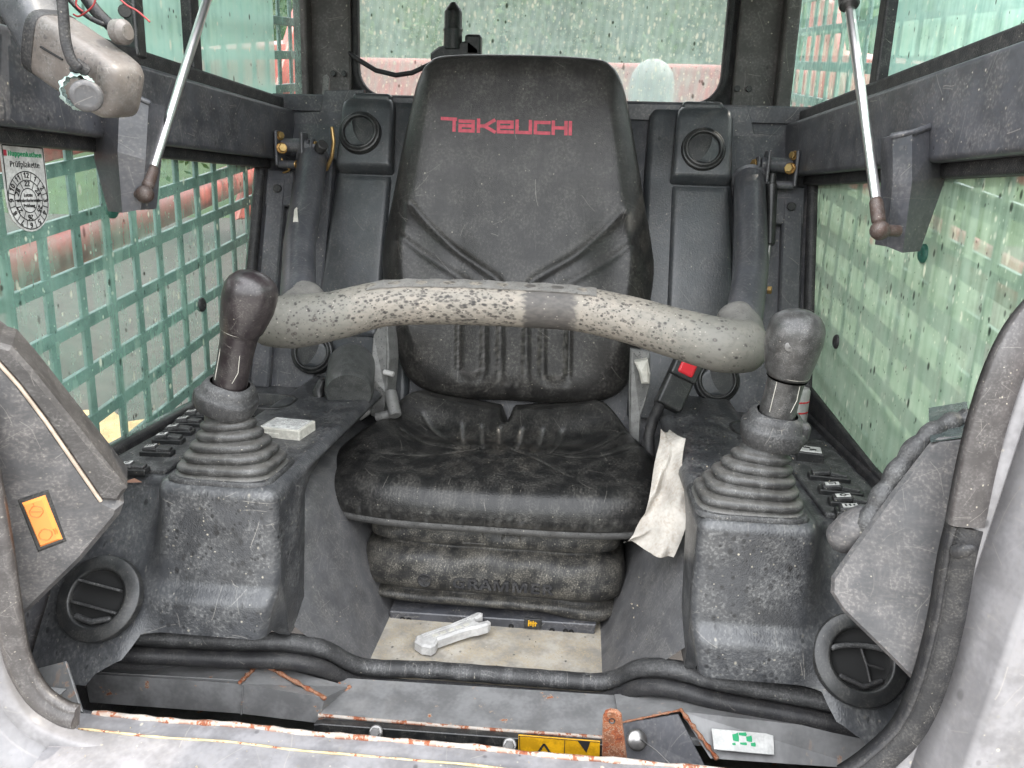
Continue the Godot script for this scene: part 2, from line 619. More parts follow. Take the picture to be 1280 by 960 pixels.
	film("film_side", film_tex(61, teal, 0.34, 0.32, 1500, 900), 0.78)
	film("film_mid", film_tex(65, Color(0.62, 0.82, 0.76), 0.58, 0.4, 900, 250, 512), 1.0)
	film("film_right", film_tex(62, Color(0.58, 0.69, 0.59), 0.93, 0.45, 2600, 1500, 768, 0.75), 0.68)
	film("film_upper", film_tex(63, Color(0.66, 0.85, 0.79), 0.87, 0.30, 1600, 500), 0.88)
	film("film_rear", film_tex(64, Color(0.66, 0.76, 0.74), 0.66, 0.08, 9000, 500, 768, 0.0, 0.45), 0.8)

# ---------------------------------------------------------------- the cab itself
func bar_box(a: Vector3, b: Vector3, w: float, h: float, up := Vector3.UP, r := 0.004) -> MB:
	var mb := MB.new()
	var d := (b - a).normalized()
	var s := d.cross(up).normalized()
	mb.rbox((a + b) * 0.5, Vector3(w, h, (b - a).length()), r, Basis(s, s.cross(-d).normalized() * -1.0, -d))
	return mb

func shell() -> void:
	var mb := MB.new()
	mb.rbox(Vector3(0, 1.16, -0.31), Vector3(1.14, 0.05, 0.94), 0.02)
	struct("roof", mb, M.dark_paint)
	mb = MB.new()
	mb.rbox(Vector3(0, 1.11, 0.15), Vector3(1.1, 0.08, 0.06), 0.015)
	struct("door_header", mb, M.dark_paint)
	# rear wall leaning back, below the rear window
	mb = MB.new()
	mb.prism([Vector3(-0.50, 0.0, -0.215), Vector3(0.50, 0.0, -0.215), Vector3(0.50, 0.80, -0.515), Vector3(-0.50, 0.80, -0.515)], Vector3(0, -0.006, -0.03), 0.003)
	mb.prism([Vector3(-0.52, 0.815, -0.50), Vector3(0.52, 0.815, -0.50), Vector3(0.52, 0.83, -0.735), Vector3(-0.52, 0.83, -0.735)], Vector3(0, -0.03, -0.002), 0.003)
	struct("rear_wall", mb, M.dark_paint)
	# rear pillars with their two screws
	for s in [-1.0, 1.0]:
		mb = MB.new()
		var c := Vector3(s * 0.452 - 0.008, 0.97, -0.725)
		mb.rbox(c, Vector3(0.088, 0.42, 0.05), 0.006)
		mb.rbox(c + Vector3(s * 0.055, 0, 0.012), Vector3(0.03, 0.42, 0.09), 0.006)
		var pi := struct("rear_pillar", mb, M.pillar_paint)
		for k in 2:
			mb = MB.new()
			var at: Vector3 = Vector3(-0.4526, 0.8807, -0.698) + Vector3(0.024 * k, 0, 0) if s < 0 else Vector3(0.4073, 0.8691, -0.698) + Vector3(0.024 * k, 0, 0)
			mb.rod(at, at + Vector3(0, 0, 0.006), 0.0062, 14)
			mb.rod(at, at + Vector3(0, 0, 0.0066), 0.003, 6)
			obj("screw", mb, M.black_plastic, pi)
	# side beams between the lower and the upper windows
	for s in [-1.0, 1.0]:
		mb = MB.new()
		mb.rbox(Vector3(s * 0.50, 0.737, -0.11), Vector3(0.06, 0.096, 1.10), 0.007)
		var b := struct("side_beam", mb, M.dark_paint)
		mb = MB.new()
		mb.rbox(Vector3(s * 0.506, 0.796, -0.16), Vector3(0.03, 0.026, 1.18), 0.005)
		obj("window_sill", mb, M.black_rubber, b)
		mb = MB.new()
		mb.rbox(Vector3(s * 0.507, 0.682, -0.0), Vector3(0.03, 0.018, 0.86), 0.004)
		obj("lower_seal", mb, M.black_rubber, b)
		# folded bracket that carries the door strut
		mb = MB.new()
		var q := [[Vector3(-0.5015, 0.731, 0.1), Vector3(-0.4334, 0.7408, 0.15), Vector3(-0.4114, 0.7298, 0.13)], [Vector3(-0.4978, 0.6633, 0.11), Vector3(-0.4366, 0.6718, 0.16), Vector3(-0.415, 0.6645, 0.14)], [Vector3(-0.4736, 0.6033, 0.13), Vector3(-0.4401, 0.6031, 0.155), Vector3(-0.4258, 0.6071, 0.14)]]
		if s > 0:
			q = [[Vector3(0.5014, 0.7366, 0.1), Vector3(0.444, 0.7176, 0.15), Vector3(0.4321, 0.7155, 0.13)], [Vector3(0.5034, 0.6762, 0.11), Vector3(0.4458, 0.6664, 0.165), Vector3(0.4358, 0.6649, 0.14)], [Vector3(0.4796, 0.5935, 0.13), Vector3(0.451, 0.5923, 0.155), Vector3(0.4388, 0.5978, 0.14)]]
		var rings := []
		for row in q:
			var rr := PackedVector3Array()
			for p in row:
				rr.append(p)
			rr.append(row[2] + Vector3(0, 0, -0.035))
			rr.append(row[0] + Vector3(0, 0, -0.035))
			rings.append(rr)
		for i in 2:
			for j in 5:
				var c2: Vector3 = (rings[i][0] + rings[i][3]) * 0.5
				mb.quad(rings[i][j], rings[i][(j + 1) % 5], rings[i + 1][(j + 1) % 5], rings[i + 1][j], (rings[i][j] + rings[i][(j + 1) % 5]) * 0.5 - c2)
		mb.cap(rings[0], Vector3.UP)
		mb.cap(rings[2], Vector3.DOWN)
		mb.tube([q[0][0], q[0][1], q[0][2]], 0.0035, 8, true)
		obj("strut_bracket", mb, M.dark_paint, b)
	# narrow panels between the side windows and the seat columns
	for s in [-1.0, 1.0]:
		mb = MB.new()
		mb.prism([Vector3(s * 0.375, 0.10, -0.235), Vector3(s * 0.505, 0.10, -0.235), Vector3(s * 0.505, 0.70, -0.44), Vector3(s * 0.375, 0.70, -0.44)], Vector3(0, -0.01, -0.02), 0.003)
		mb.prism([Vector3(s * 0.455, 0.28, -0.28), Vector3(s * 0.49, 0.28, -0.28), Vector3(s * 0.49, 0.655, -0.405), Vector3(s * 0.455, 0.655, -0.405)], Vector3(0, -0.004, -0.018), 0.003)
		mb.prism([Vector3(s * 0.44, 0.605, -0.39), Vector3(s * 0.492, 0.605, -0.39), Vector3(s * 0.492, 0.67, -0.41), Vector3(s * 0.44, 0.67, -0.41)], Vector3(0, -0.004, -0.012), 0.002)
		var pn := struct("side_panel", mb, M.dark_paint)
		mb = MB.new()
		mb.rod(Vector3(s * 0.468, 0.635, -0.402), Vector3(s * 0.468, 0.636, -0.392), 0.0075, 14)
		obj("screw", mb, M.black_plastic, pn)
		mb = MB.new()
		mb.tube([Vector3(s * 0.508, 0.70, -0.425), Vector3(s * 0.508, 0.28, -0.285)], 0.011, 10)
		obj("window_post", mb, M.black_rubber, pn)
		# stepped steel gusset behind the arm pivot
		mb = MB.new()
		if s > 0:
			mb.prism([Vector3(0.3157, 0.8094, -0.5), Vector3(0.3975, 0.81, -0.5), Vector3(0.4124, 0.7666, -0.5), Vector3(0.4549, 0.7649, -0.5), Vector3(0.4714, 0.6465, -0.5), Vector3(0.3312, 0.6417, -0.5)], Vector3(0, 0, -0.01), 0.0015)
		else:
			mb.prism([Vector3(-0.3304, 0.8257, -0.5), Vector3(-0.4094, 0.8224, -0.5), Vector3(-0.4183, 0.7841, -0.5), Vector3(-0.4729, 0.7798, -0.5), Vector3(-0.4782, 0.6294, -0.5), Vector3(-0.3328, 0.6343, -0.5)], Vector3(0, 0, -0.01), 0.0015)
		obj("gusset_plate", mb, M.dark_paint, pn)
	# a thin lifting eye stands on the left gusset
	mb = MB.new()
	mb.prism([Vector3(-0.4211, 0.8114, -0.52), Vector3(-0.4067, 0.8117, -0.52), Vector3(-0.4058, 0.8471, -0.52), Vector3(-0.4104, 0.8543, -0.52), Vector3(-0.4169, 0.8512, -0.52)], Vector3(0, 0, -0.006), 0.001)
	obj("lifting_eye", mb, M.grey_steel, get_node("side_panel"))
	# cab side walls under the windows
	for s in [-1.0, 1.0]:
		mb = MB.new()
		mb.rbox(Vector3(s * 0.535, 0.07, -0.02), Vector3(0.03, 0.42, 0.88), 0.004)
		struct("side_wall", mb, M.dark_paint)
	columns()

# moulded duct columns with round air vents, either side of the seat
func columns() -> void:
	for s in [-1.0, 1.0]:
		var mb := MB.new()
		var xi := 0.212
		var xo := 0.372
		var rings := []
		# each ring is a level: y, front z, inner x, outer x
		for lv in [[0.26, -0.298, 0.20, 0.44], [0.38, -0.338, 0.205, 0.415], [0.44, -0.36, 0.21, 0.395], [0.665, -0.442, xi, xo], [0.682, -0.446, xi, xo], [0.79, -0.482, xi + 0.004, xo - 0.002], [0.803, -0.494, xi + 0.012, xo - 0.01]]:
			rings.append(level(s, lv[0], lv[1], lv[2], lv[3], 0.014))
		mb.loft(rings, false, true)
		var col := thing("air_duct_column", "dark moulded plastic duct with round vents, %s" % ["between the seat back and the left window", "between the seat back and the small black gas spring"][int(s > 0)], "air duct", Vector3(s * 0.3, 0.26, -0.32), "moulded duct columns beside the seat")
		obj("column_body", mb, M.column_plastic, col)
		# raised upper housing
		mb = MB.new()
		rings = []
		for lv in [[0.668, -0.440, 0.258, 0.366], [0.680, -0.424, 0.258, 0.366], [0.690, -0.420, 0.259, 0.365], [0.785, -0.452, 0.263, 0.362], [0.798, -0.458, 0.266, 0.36], [0.806, -0.472, 0.272, 0.354]]:
			rings.append(level(s, lv[0], lv[1], lv[2], lv[3], 0.009))
		mb.loft(rings, true, true)
		mb.rbox(Vector3(s * 0.312, 0.808, -0.505), Vector3(0.075, 0.02, 0.045), 0.008)
		obj("vent_housing", mb, M.column_plastic, col)
		# blind panel standing proud lower down
		mb = MB.new()
		rings = []
		for lv in [[0.375, -0.334, 0.262, 0.392], [0.385, -0.331, 0.262, 0.39], [0.655, -0.428, 0.262, 0.366], [0.664, -0.436, 0.262, 0.366]]:
			rings.append(level(s, lv[0], lv[1], lv[2], lv[3], 0.012))
		mb.loft(rings, true, true)
		obj("lower_panel", mb, M.column_plastic, col)
		var nn := Vector3(0, 0.32, 0.947).normalized()
		var up_at: Vector3 = Vector3(-0.3203, 0.7415, -0.433) if s < 0 else Vector3(0.3116, 0.7298, -0.433)
		air_vent(col, up_at, nn, 0.031, s)
		var lo_at: Vector3 = Vector3(-0.3809, 0.3433, -0.315) if s < 0 else Vector3(0.3545, 0.3308, -0.315)
		air_vent(col, lo_at, nn, 0.031, -s)

func level(s: float, y: float, zf: float, xi: float, xo: float, r: float) -> PackedVector3Array:
	var o := PackedVector3Array()
	var zb := zf - 0.06
	o.append(Vector3(s * xi, y, zb))
	for i in 5:
		var t := PI / 2 * i / 4.0
		o.append(Vector3(s * (xi + r * (1 - cos(t))), y, zf - r * (1 - sin(t))))
	for i in range(1, 8):
		o.append(Vector3(s * lerpf(xi + r, xo - r, i / 8.0), y, zf))
	for i in 5:
		var t := PI / 2 * i / 4.0
		o.append(Vector3(s * (xo - r * (1 - sin(t))), y, zf - r * (1 - cos(t))))
	o.append(Vector3(s * xo, y, zb))
	return o

func air_vent(parent: Node3D, at: Vector3, nn: Vector3, r: float, s: float) -> void:
	var mb := MB.new()
	mb.lathe(at, nn, [Vector2(r * 1.3, -0.004), Vector2(r * 1.26, 0.005), Vector2(r * 1.18, 0.007), Vector2(r * 1.12, 0.006), Vector2(r * 1.08, 0.0095), Vector2(r * 1.0, 0.0115), Vector2(r * 0.92, 0.010), Vector2(r * 0.9, 0.004)], 40)
	obj("vent_ring", mb, M.black_plastic, parent)
	mb = MB.new()
	mb.lathe(at, nn, [Vector2(r * 0.91, 0.0042), Vector2(r * 0.5, 0.0046), Vector2(0.0002, 0.005)], 32)
	var disc := obj("vent_disc", mb, M.black_plastic, parent)
	# the two curved shutter halves
	mb = MB.new()
	var f := mb.frame(nn)
	var side := (Vector3.RIGHT * s + Vector3.DOWN * 0.5).normalized()
	side = (side - nn * side.dot(nn)).normalized()
	var other := nn.cross(side)
	var rows := []
	for i in 9:
		var row := PackedVector3Array()
		var u := i / 8.0
		for j in 11:
			var w := (j / 10.0 - 0.5) * 2.0
			var half := sqrt(maxf(0.0, 1.0 - w * w))
			var p := at + other * (w * r * 0.88) + side * (r * 0.88 * lerpf(0.10 + 0.22 * (1 - w * w), half, u) if half > 0.1 + 0.22 * (1 - w * w) else r * 0.88 * half) + nn * (0.0062 + 0.003 * (1.0 - u))
			row.append(p)
		rows.append(row)
	mb.grid(rows, false, nn)
	obj("vent_shutter", mb, M.column_plastic, parent)

# ---------------------------------------------------------------- windows and guards
func side_pane(x: float, pts: Array, m: Material, parent: Node3D, called := "glass") -> void:
	var mb := MB.new()
	var lo := Vector2(9, 9)
	var hi := Vector2(-9, -9)
	for p in pts:
		lo = lo.min(p)
		hi = hi.max(p)
	var flat := PackedVector2Array(pts)
	var tr := Geometry2D.triangulate_polygon(flat)
	var sc := 1.0 / maxf(hi.x - lo.x, hi.y - lo.y)
	for t in range(0, tr.size(), 3):
		var q := []
		var u := []
		for k in 3:
			var p: Vector2 = pts[tr[t + k]]
			q.append(Vector3(x, p.y, p.x))
			u.append(Vector2((p.x - lo.x) * sc * 1.0, (hi.y - p.y) * sc))
		mb.tri(q[0], q[1], q[2], Vector3(-signf(x), 0, 0), u[0], u[1], u[2])
	obj(called, mb, m, parent)

func windows() -> void:
	for s in [-1.0, 1.0]:
		var nm: String = "left" if s < 0 else "right"
		var x: float = s * 0.513
		var w := thing("lower_side_window", ["dirty green-tinted lower window with a round inspection sticker", "mud-streaked lower window with guard shadows across it"][int(s > 0)], "window", Vector3(x, 0.29, 0.0), "lower side windows of the cab")
		side_pane(x, [Vector2(-0.43, 0.70), Vector2(0.45, 0.70), Vector2(0.45, 0.27), Vector2(-0.275, 0.27)], M.film_side if s < 0 else M.film_right, w)
		for k in 2:
			var at: Vector3 = [[Vector3(-0.513, 0.6027, 0.0584), Vector3(-0.513, 0.4467, -0.1657)], [Vector3(0.513, 0.5874, 0.062), Vector3(0.513, 0.4308, -0.2006)]][int(s > 0)][k]
			var mb := MB.new()
			mb.lathe(at, Vector3(-s, 0, 0), [Vector2(0.0115, -0.003), Vector2(0.0115, 0.002), Vector2(0.009, 0.004), Vector2(0.004, 0.0042), Vector2(0.0036, 0.002), Vector2(0.0002, 0.002)], 20)
			obj("rubber_stop", mb, M.black_rubber if k == 1 else M.film_plug, w)
		var mb2 := MB.new()
		mb2.rbox(Vector3(s * 0.512, 0.256, 0.05), Vector3(0.02, 0.075, 0.70), 0.006)
		if s > 0:
			mb2.prism([Vector3(0.506, 0.25, -0.30), Vector3(0.506, 0.335, -0.305), Vector3(0.506, 0.30, 0.02), Vector3(0.506, 0.285, 0.40), Vector3(0.506, 0.25, 0.40)], Vector3(0.012, 0, 0), 0.002)
		obj("bottom_seal", mb2, M.black_rubber, w)
		if s < 0:
			sticker(w)
		var u := thing("upper_side_window", ["hazy teal upper window behind the wiper motor", "pale teal upper window behind the chrome strut with a black end cap"][int(s > 0)], "window", Vector3(x, 0.80, 0.0), "upper side windows of the cab")
		var cut: float = -0.52 if s < 0 else (Vector3(0.505, 0.8555, -0.1552)).z
		side_pane(x, [Vector2(cut, 0.80), Vector2(0.45, 0.80), Vector2(0.45, 1.14), Vector2(cut, 1.14)], M.film_upper, u)
		side_pane(x, [Vector2(-0.745, 0.80), Vector2(cut, 0.80), Vector2(cut, 1.14), Vector2(-0.745, 1.14)], M.film_side if s < 0 else M.film_mid, u)
		mb2 = MB.new()
		var zz: float = (Vector3(-0.505, 0.84, -0.1732)).z if s < 0 else (Vector3(0.505, 0.8555, -0.1552)).z
		mb2.rbox(Vector3(s * 0.507, 0.97, zz), Vector3(0.02, 0.36, 0.028), 0.004)
		obj("sash_bar", mb2, M.black_rubber, u)
		mb2 = MB.new()
		mb2.rbox(Vector3(s * 0.509, 0.97, -0.742), Vector3(0.02, 0.36, 0.016), 0.004)
		obj("edge_seal", mb2, M.black_rubber, u)
		if s < 0:
			mb2 = MB.new()
			mb2.rbox(Vector3(-0.497, 0.8396, -0.0016), Vector3(0.018, 0.085, 0.024), 0.005)
			mb2.rod(Vector3(-0.492, 0.8489, 0.0271), Vector3(-0.478, 0.844, 0.051), 0.008, 14)
			obj("window_latch", mb2, M.black_plastic, u)
		guard(s)
	rear_window()

func guard(s: float) -> void:
	var x: float = s * 0.56
	var g := thing("window_guard", ["steel guard grid outside the sticker window on the left", "steel guard grid outside the mud-streaked window on the right"][int(s > 0)], "window guard", Vector3(x, 0.2, 0), "steel guard grids outside the side windows")
	var vb := MB.new()
	vb.rbox(Vector3.ZERO, Vector3(0.005, 0.95, 0.0148), 0.0015, Basis(), 1)
	var vm := vb.mesh(M.guard_paint)
	var k0 := -14
	for k in range(-14, 7):
		var o := MeshInstance3D.new()
		o.name = "upright_bar"
		o.mesh = vm
		g.add_child(o, true)
		var z: float = 0.001 + 0.0667 * k
		o.position = Vector3(x, 0.67, z) - g.position
	var hb := MB.new()
	var dir := Vector3(0, -0.165, 1).normalized()
	hb.rbox(Vector3.ZERO, Vector3(0.0076, 0.0172, 1.42), 0.0015, Basis(Vector3.RIGHT, dir.cross(Vector3.RIGHT), dir), 1)
	var hm := hb.mesh(M.guard_paint)
	for k in 14:
		var o := MeshInstance3D.new()
		o.name = "cross_bar"
		o.mesh = hm
		g.add_child(o, true)
		o.position = Vector3(x, 0.195 + 0.0675 * k + 0.04, -0.25) - g.position

func sticker(w: Node3D) -> void:
	var c: Vector3 = Vector3(-0.5105, 0.6277, 0.2164)
	var ex := Vector3(0, 0, -1)
	var ey := Vector3(0, 1, 0)
	var nn := Vector3(1, 0, 0)
	var bs := Basis(ex, ey, nn)
	var top: float = (Vector3(-0.5105, 0.6743, 0.2136)).y - c.y
	var bot: float = (Vector3(-0.5105, 0.5812, 0.2254)).y - c.y
	var hw: float = absf((Vector3(-0.5105, 0.6323, 0.2507)).z - (Vector3(-0.5105, 0.6244, 0.1829)).z) * 0.5
	var poly := []
	for i in 15:
		var t := PI * i / 14.0
		poly.append(c + ex * (-cos(t) * hw) + ey * (bot + hw * 1.0 - sin(t) * hw))
	poly.append(c + ex * hw + ey * top)
	poly.append(c - ex * hw + ey * top)
	var mb := MB.new()
	mb.prism(poly, Vector3(-0.0008, 0, 0), 0.0002)
	var st := obj("inspection_sticker", mb, M.label_white, w)
	var k := MB.new()
	var cc := c + ey * (bot + hw) + nn * 0.0006
	for rr in [0.93, 0.66, 0.40]:
		var rows := [PackedVector3Array(), PackedVector3Array()]
		for i in 49:
			var t := TAU * i / 48.0
			rows[0].append(cc + (ex * cos(t) + ey * sin(t)) * hw * rr)
			rows[1].append(cc + (ex * cos(t) + ey * sin(t)) * hw * (rr - 0.03))
		k.grid(rows, false, nn)
	for i in 12:
		var t := TAU * (i + 0.5) / 12.0
		var d := ex * cos(t) + ey * sin(t)
		var q := (ex * -sin(t) + ey * cos(t)) * hw * 0.013
		k.quad(cc + d * hw * 0.66 + q, cc + d * hw * 0.92 + q, cc + d * hw * 0.92 - q, cc + d * hw * 0.66 - q, nn)
		var a := PI / 2 - TAU * (i + 1) / 12.0
		var at := cc + (ex * cos(a) + ey * sin(a)) * hw * 0.79
		k.text(str(i + 1), hw * 0.24, Transform3D(bs.rotated(nn, a - PI / 2), at), 0.0003, true)
	for i in 6:
		var a := PI / 2 - TAU * i / 6.0
		var d := ex * cos(a + PI / 6) + ey * sin(a + PI / 6)
		var q := nn.cross(d) * hw * 0.013
		k.quad(cc + d * hw * 0.40 + q, cc + d * hw * 0.64 + q, cc + d * hw * 0.64 - q, cc + d * hw * 0.40 - q, nn)
		k.text(str([22, 24, 25, 26, 27, 28][i]), hw * 0.23, Transform3D(bs.rotated(nn, a - PI / 2), cc + (ex * cos(a) + ey * sin(a)) * hw * 0.53), 0.0003, true)
	k.text("Letzte\nwiederkehrende\nPrüfung", hw * 0.11, Transform3D(bs, cc), 0.0003, true)
	k.text("Prüfplakette", hw * 0.25, Transform3D(bs, c + ey * (top - hw * 0.62) + nn * 0.0006), 0.0003)
	var fr := [c + ex * hw * 0.93 + ey * (top - hw * 0.06), c - ex * hw * 0.93 + ey * (top - hw * 0.06)]
	for pr in [[Vector2(-0.93, top - hw * 0.06), Vector2(0.93, top - hw * 0.06)], [Vector2(-0.93, top - hw * 0.06), Vector2(-0.93, bot + hw)], [Vector2(0.93, top - hw * 0.06), Vector2(0.93, bot + hw)]]:
		var p0: Vector3 = c + ex * pr[0].x * hw + ey * pr[0].y + nn * 0.0006
		var p1: Vector3 = c + ex * pr[1].x * hw + ey * pr[1].y + nn * 0.0006
		var q2 := nn.cross(p1 - p0).normalized() * hw * 0.018
		k.quad(p0 + q2, p1 + q2, p1 - q2, p0 - q2, nn)
	var pb := MeshInstance3D.new()
	pb.name = "print"
	pb.mesh = k.mesh(M.print_black)
	st.add_child(pb, true)
	var gr := MB.new()
	gr.text("Huppenkothen", hw * 0.215, Transform3D(bs, c + ey * (top - hw * 0.30) + ex * hw * 0.06 + nn * 0.0006), 0.0003, true)
	var pg := MeshInstance3D.new()
	pg.name = "print"
	pg.mesh = gr.mesh(M.print_green)
	st.add_child(pg, true)
	var rd := MB.new()
	rd.quad(c + ex * -hw * 0.9 + ey * (top - hw * 0.2) + nn * 0.0006, c + ex * -hw * 0.76 + ey * (top - hw * 0.2) + nn * 0.0006, c + ex * -hw * 0.76 + ey * (top - hw * 0.38) + nn * 0.0006, c + ex * -hw * 0.9 + ey * (top - hw * 0.38) + nn * 0.0006, nn)
	var pr2 := MeshInstance3D.new()
	pr2.name = "print"
	pr2.mesh = rd.mesh(M.red_print)
	st.add_child(pr2, true)

func rear_window() -> void:
	var w := thing("rear_window", "scratched dusty rear window above the seat back", "window", Vector3(0, 0.85, -0.72))
	var x0 := -0.402
	var x1 := 0.376
	var y0 := 0.842
	var y1 := 1.13
	var z := -0.735
	var mb := MB.new()
	var rows := [PackedVector3Array([Vector3(x0 - 0.01, y0 - 0.01, z), Vector3(x1 + 0.01, y0 - 0.01, z)]), PackedVector3Array([Vector3(x0 - 0.01, y1, z), Vector3(x1 + 0.01, y1, z)])]
	mb.grid(rows, false, Vector3.BACK, [PackedVector2Array([Vector2(0, 1), Vector2(1, 1)]), PackedVector2Array([Vector2(0, 0.62), Vector2(1, 0.62)])])
	obj("glass", mb, M.film_rear, w)
	# rubber surround with rounded corners
	var path := []
	var r := 0.055
	for q in [[x0 + r, y0 + r, PI, 1.5 * PI], [x1 - r, y0 + r, 1.5 * PI, TAU], [x1 - r, y1 - r, 0.0, PI / 2], [x0 + r, y1 - r, PI / 2, PI]]:
		for i in 8:
			var t: float = lerpf(q[2], q[3], i / 7.0)
			path.append(Vector2(q[0] + r * cos(t), q[1] + r * sin(t)))
	var inner := []
	var rings := []
	var mid := Vector2((x0 + x1) / 2, (y0 + y1) / 2)
	for prof in [[0.0, -0.73], [0.0, -0.716], [0.004, -0.712], [0.012, -0.712], [0.016, -0.716], [0.03, -0.722], [0.09, -0.724]]:
		var row := PackedVector3Array()
		for i in path.size():
			var a: Vector2 = path[(i + path.size() - 1) % path.size()]
			var b: Vector2 = path[(i + 1) % path.size()]
			var d: Vector2 = (b - a).normalized()
			var o: Vector2 = Vector2(d.y, -d.x)
			var p: Vector2 = path[i] + o * prof[0]
			row.append(Vector3(p.x, p.y, prof[1]))
		rings.append(row)
	mb = MB.new()
	mb.grid(rings, true, Vector3.BACK)
	obj("window_seal", mb, M.black_rubber, w)
	# lever case and cable on the glass
	var d := thing("rear_wiper_motor", "black wiper motor case standing on the rear glass behind the seat", "wiper motor", Vector3(-0.1853, 0.9138, -0.7))
	mb = MB.new()
	var zc := -0.70
	var at: Vector3 = Vector3(-0.193, 0.969, -0.7)
	var top: Vector3 = Vector3(-0.1939, 1.028, -0.7)
	var up := (top - at).normalized()
	var low := Vector3(-0.1925, 0.9343, -0.7)
	mb.lathe(low, Vector3.UP, [Vector2(0.0195, 0), Vector2(0.0195, 0.035), Vector2(0.0205, 0.036), Vector2(0.0205, 0.041), Vector2(0.0188, 0.042), Vector2(0.0188, 0.072), Vector2(0.017, 0.078), Vector2(0.009, 0.088), Vector2(0.006, 0.092), Vector2(0.0002, 0.0925)], 28)
	obj("motor_barrel", mb, M.black_plastic, d)
	mb = MB.new()
	mb.prism([Vector3(-0.226, 0.8554, -0.69), Vector3(-0.2385, 0.8968, -0.69), Vector3(-0.2388, 0.9254, -0.69), Vector3(-0.2217, 0.9384, -0.69), Vector3(-0.157, 0.9521, -0.69), Vector3(-0.1328, 0.9337, -0.69), Vector3(-0.1207, 0.8577, -0.69)], Vector3(0, 0, -0.035), 0.004)
	obj("gear_case", mb, M.black_plastic, d)
	mb = MB.new()
	mb.rbox(Vector3(-0.1487, 0.9423, -0.705), Vector3(0.035, 0.045, 0.03), 0.007)
	obj("side_cover", mb, M.black_plastic, d)
	mb = MB.new()
	mb.tube([Vector3(-0.4203, 0.9245, -0.705), Vector3(-0.3944, 0.9081, -0.7), Vector3(-0.3581, 0.8887, -0.695), Vector3(-0.3131, 0.8793, -0.69), Vector3(-0.2783, 0.8848, -0.69), Vector3(-0.2523, 0.8965, -0.69), Vector3(-0.2317, 0.9065, -0.69)], 0.0052, 12)
	obj("cable", mb, M.black_rubber, d)

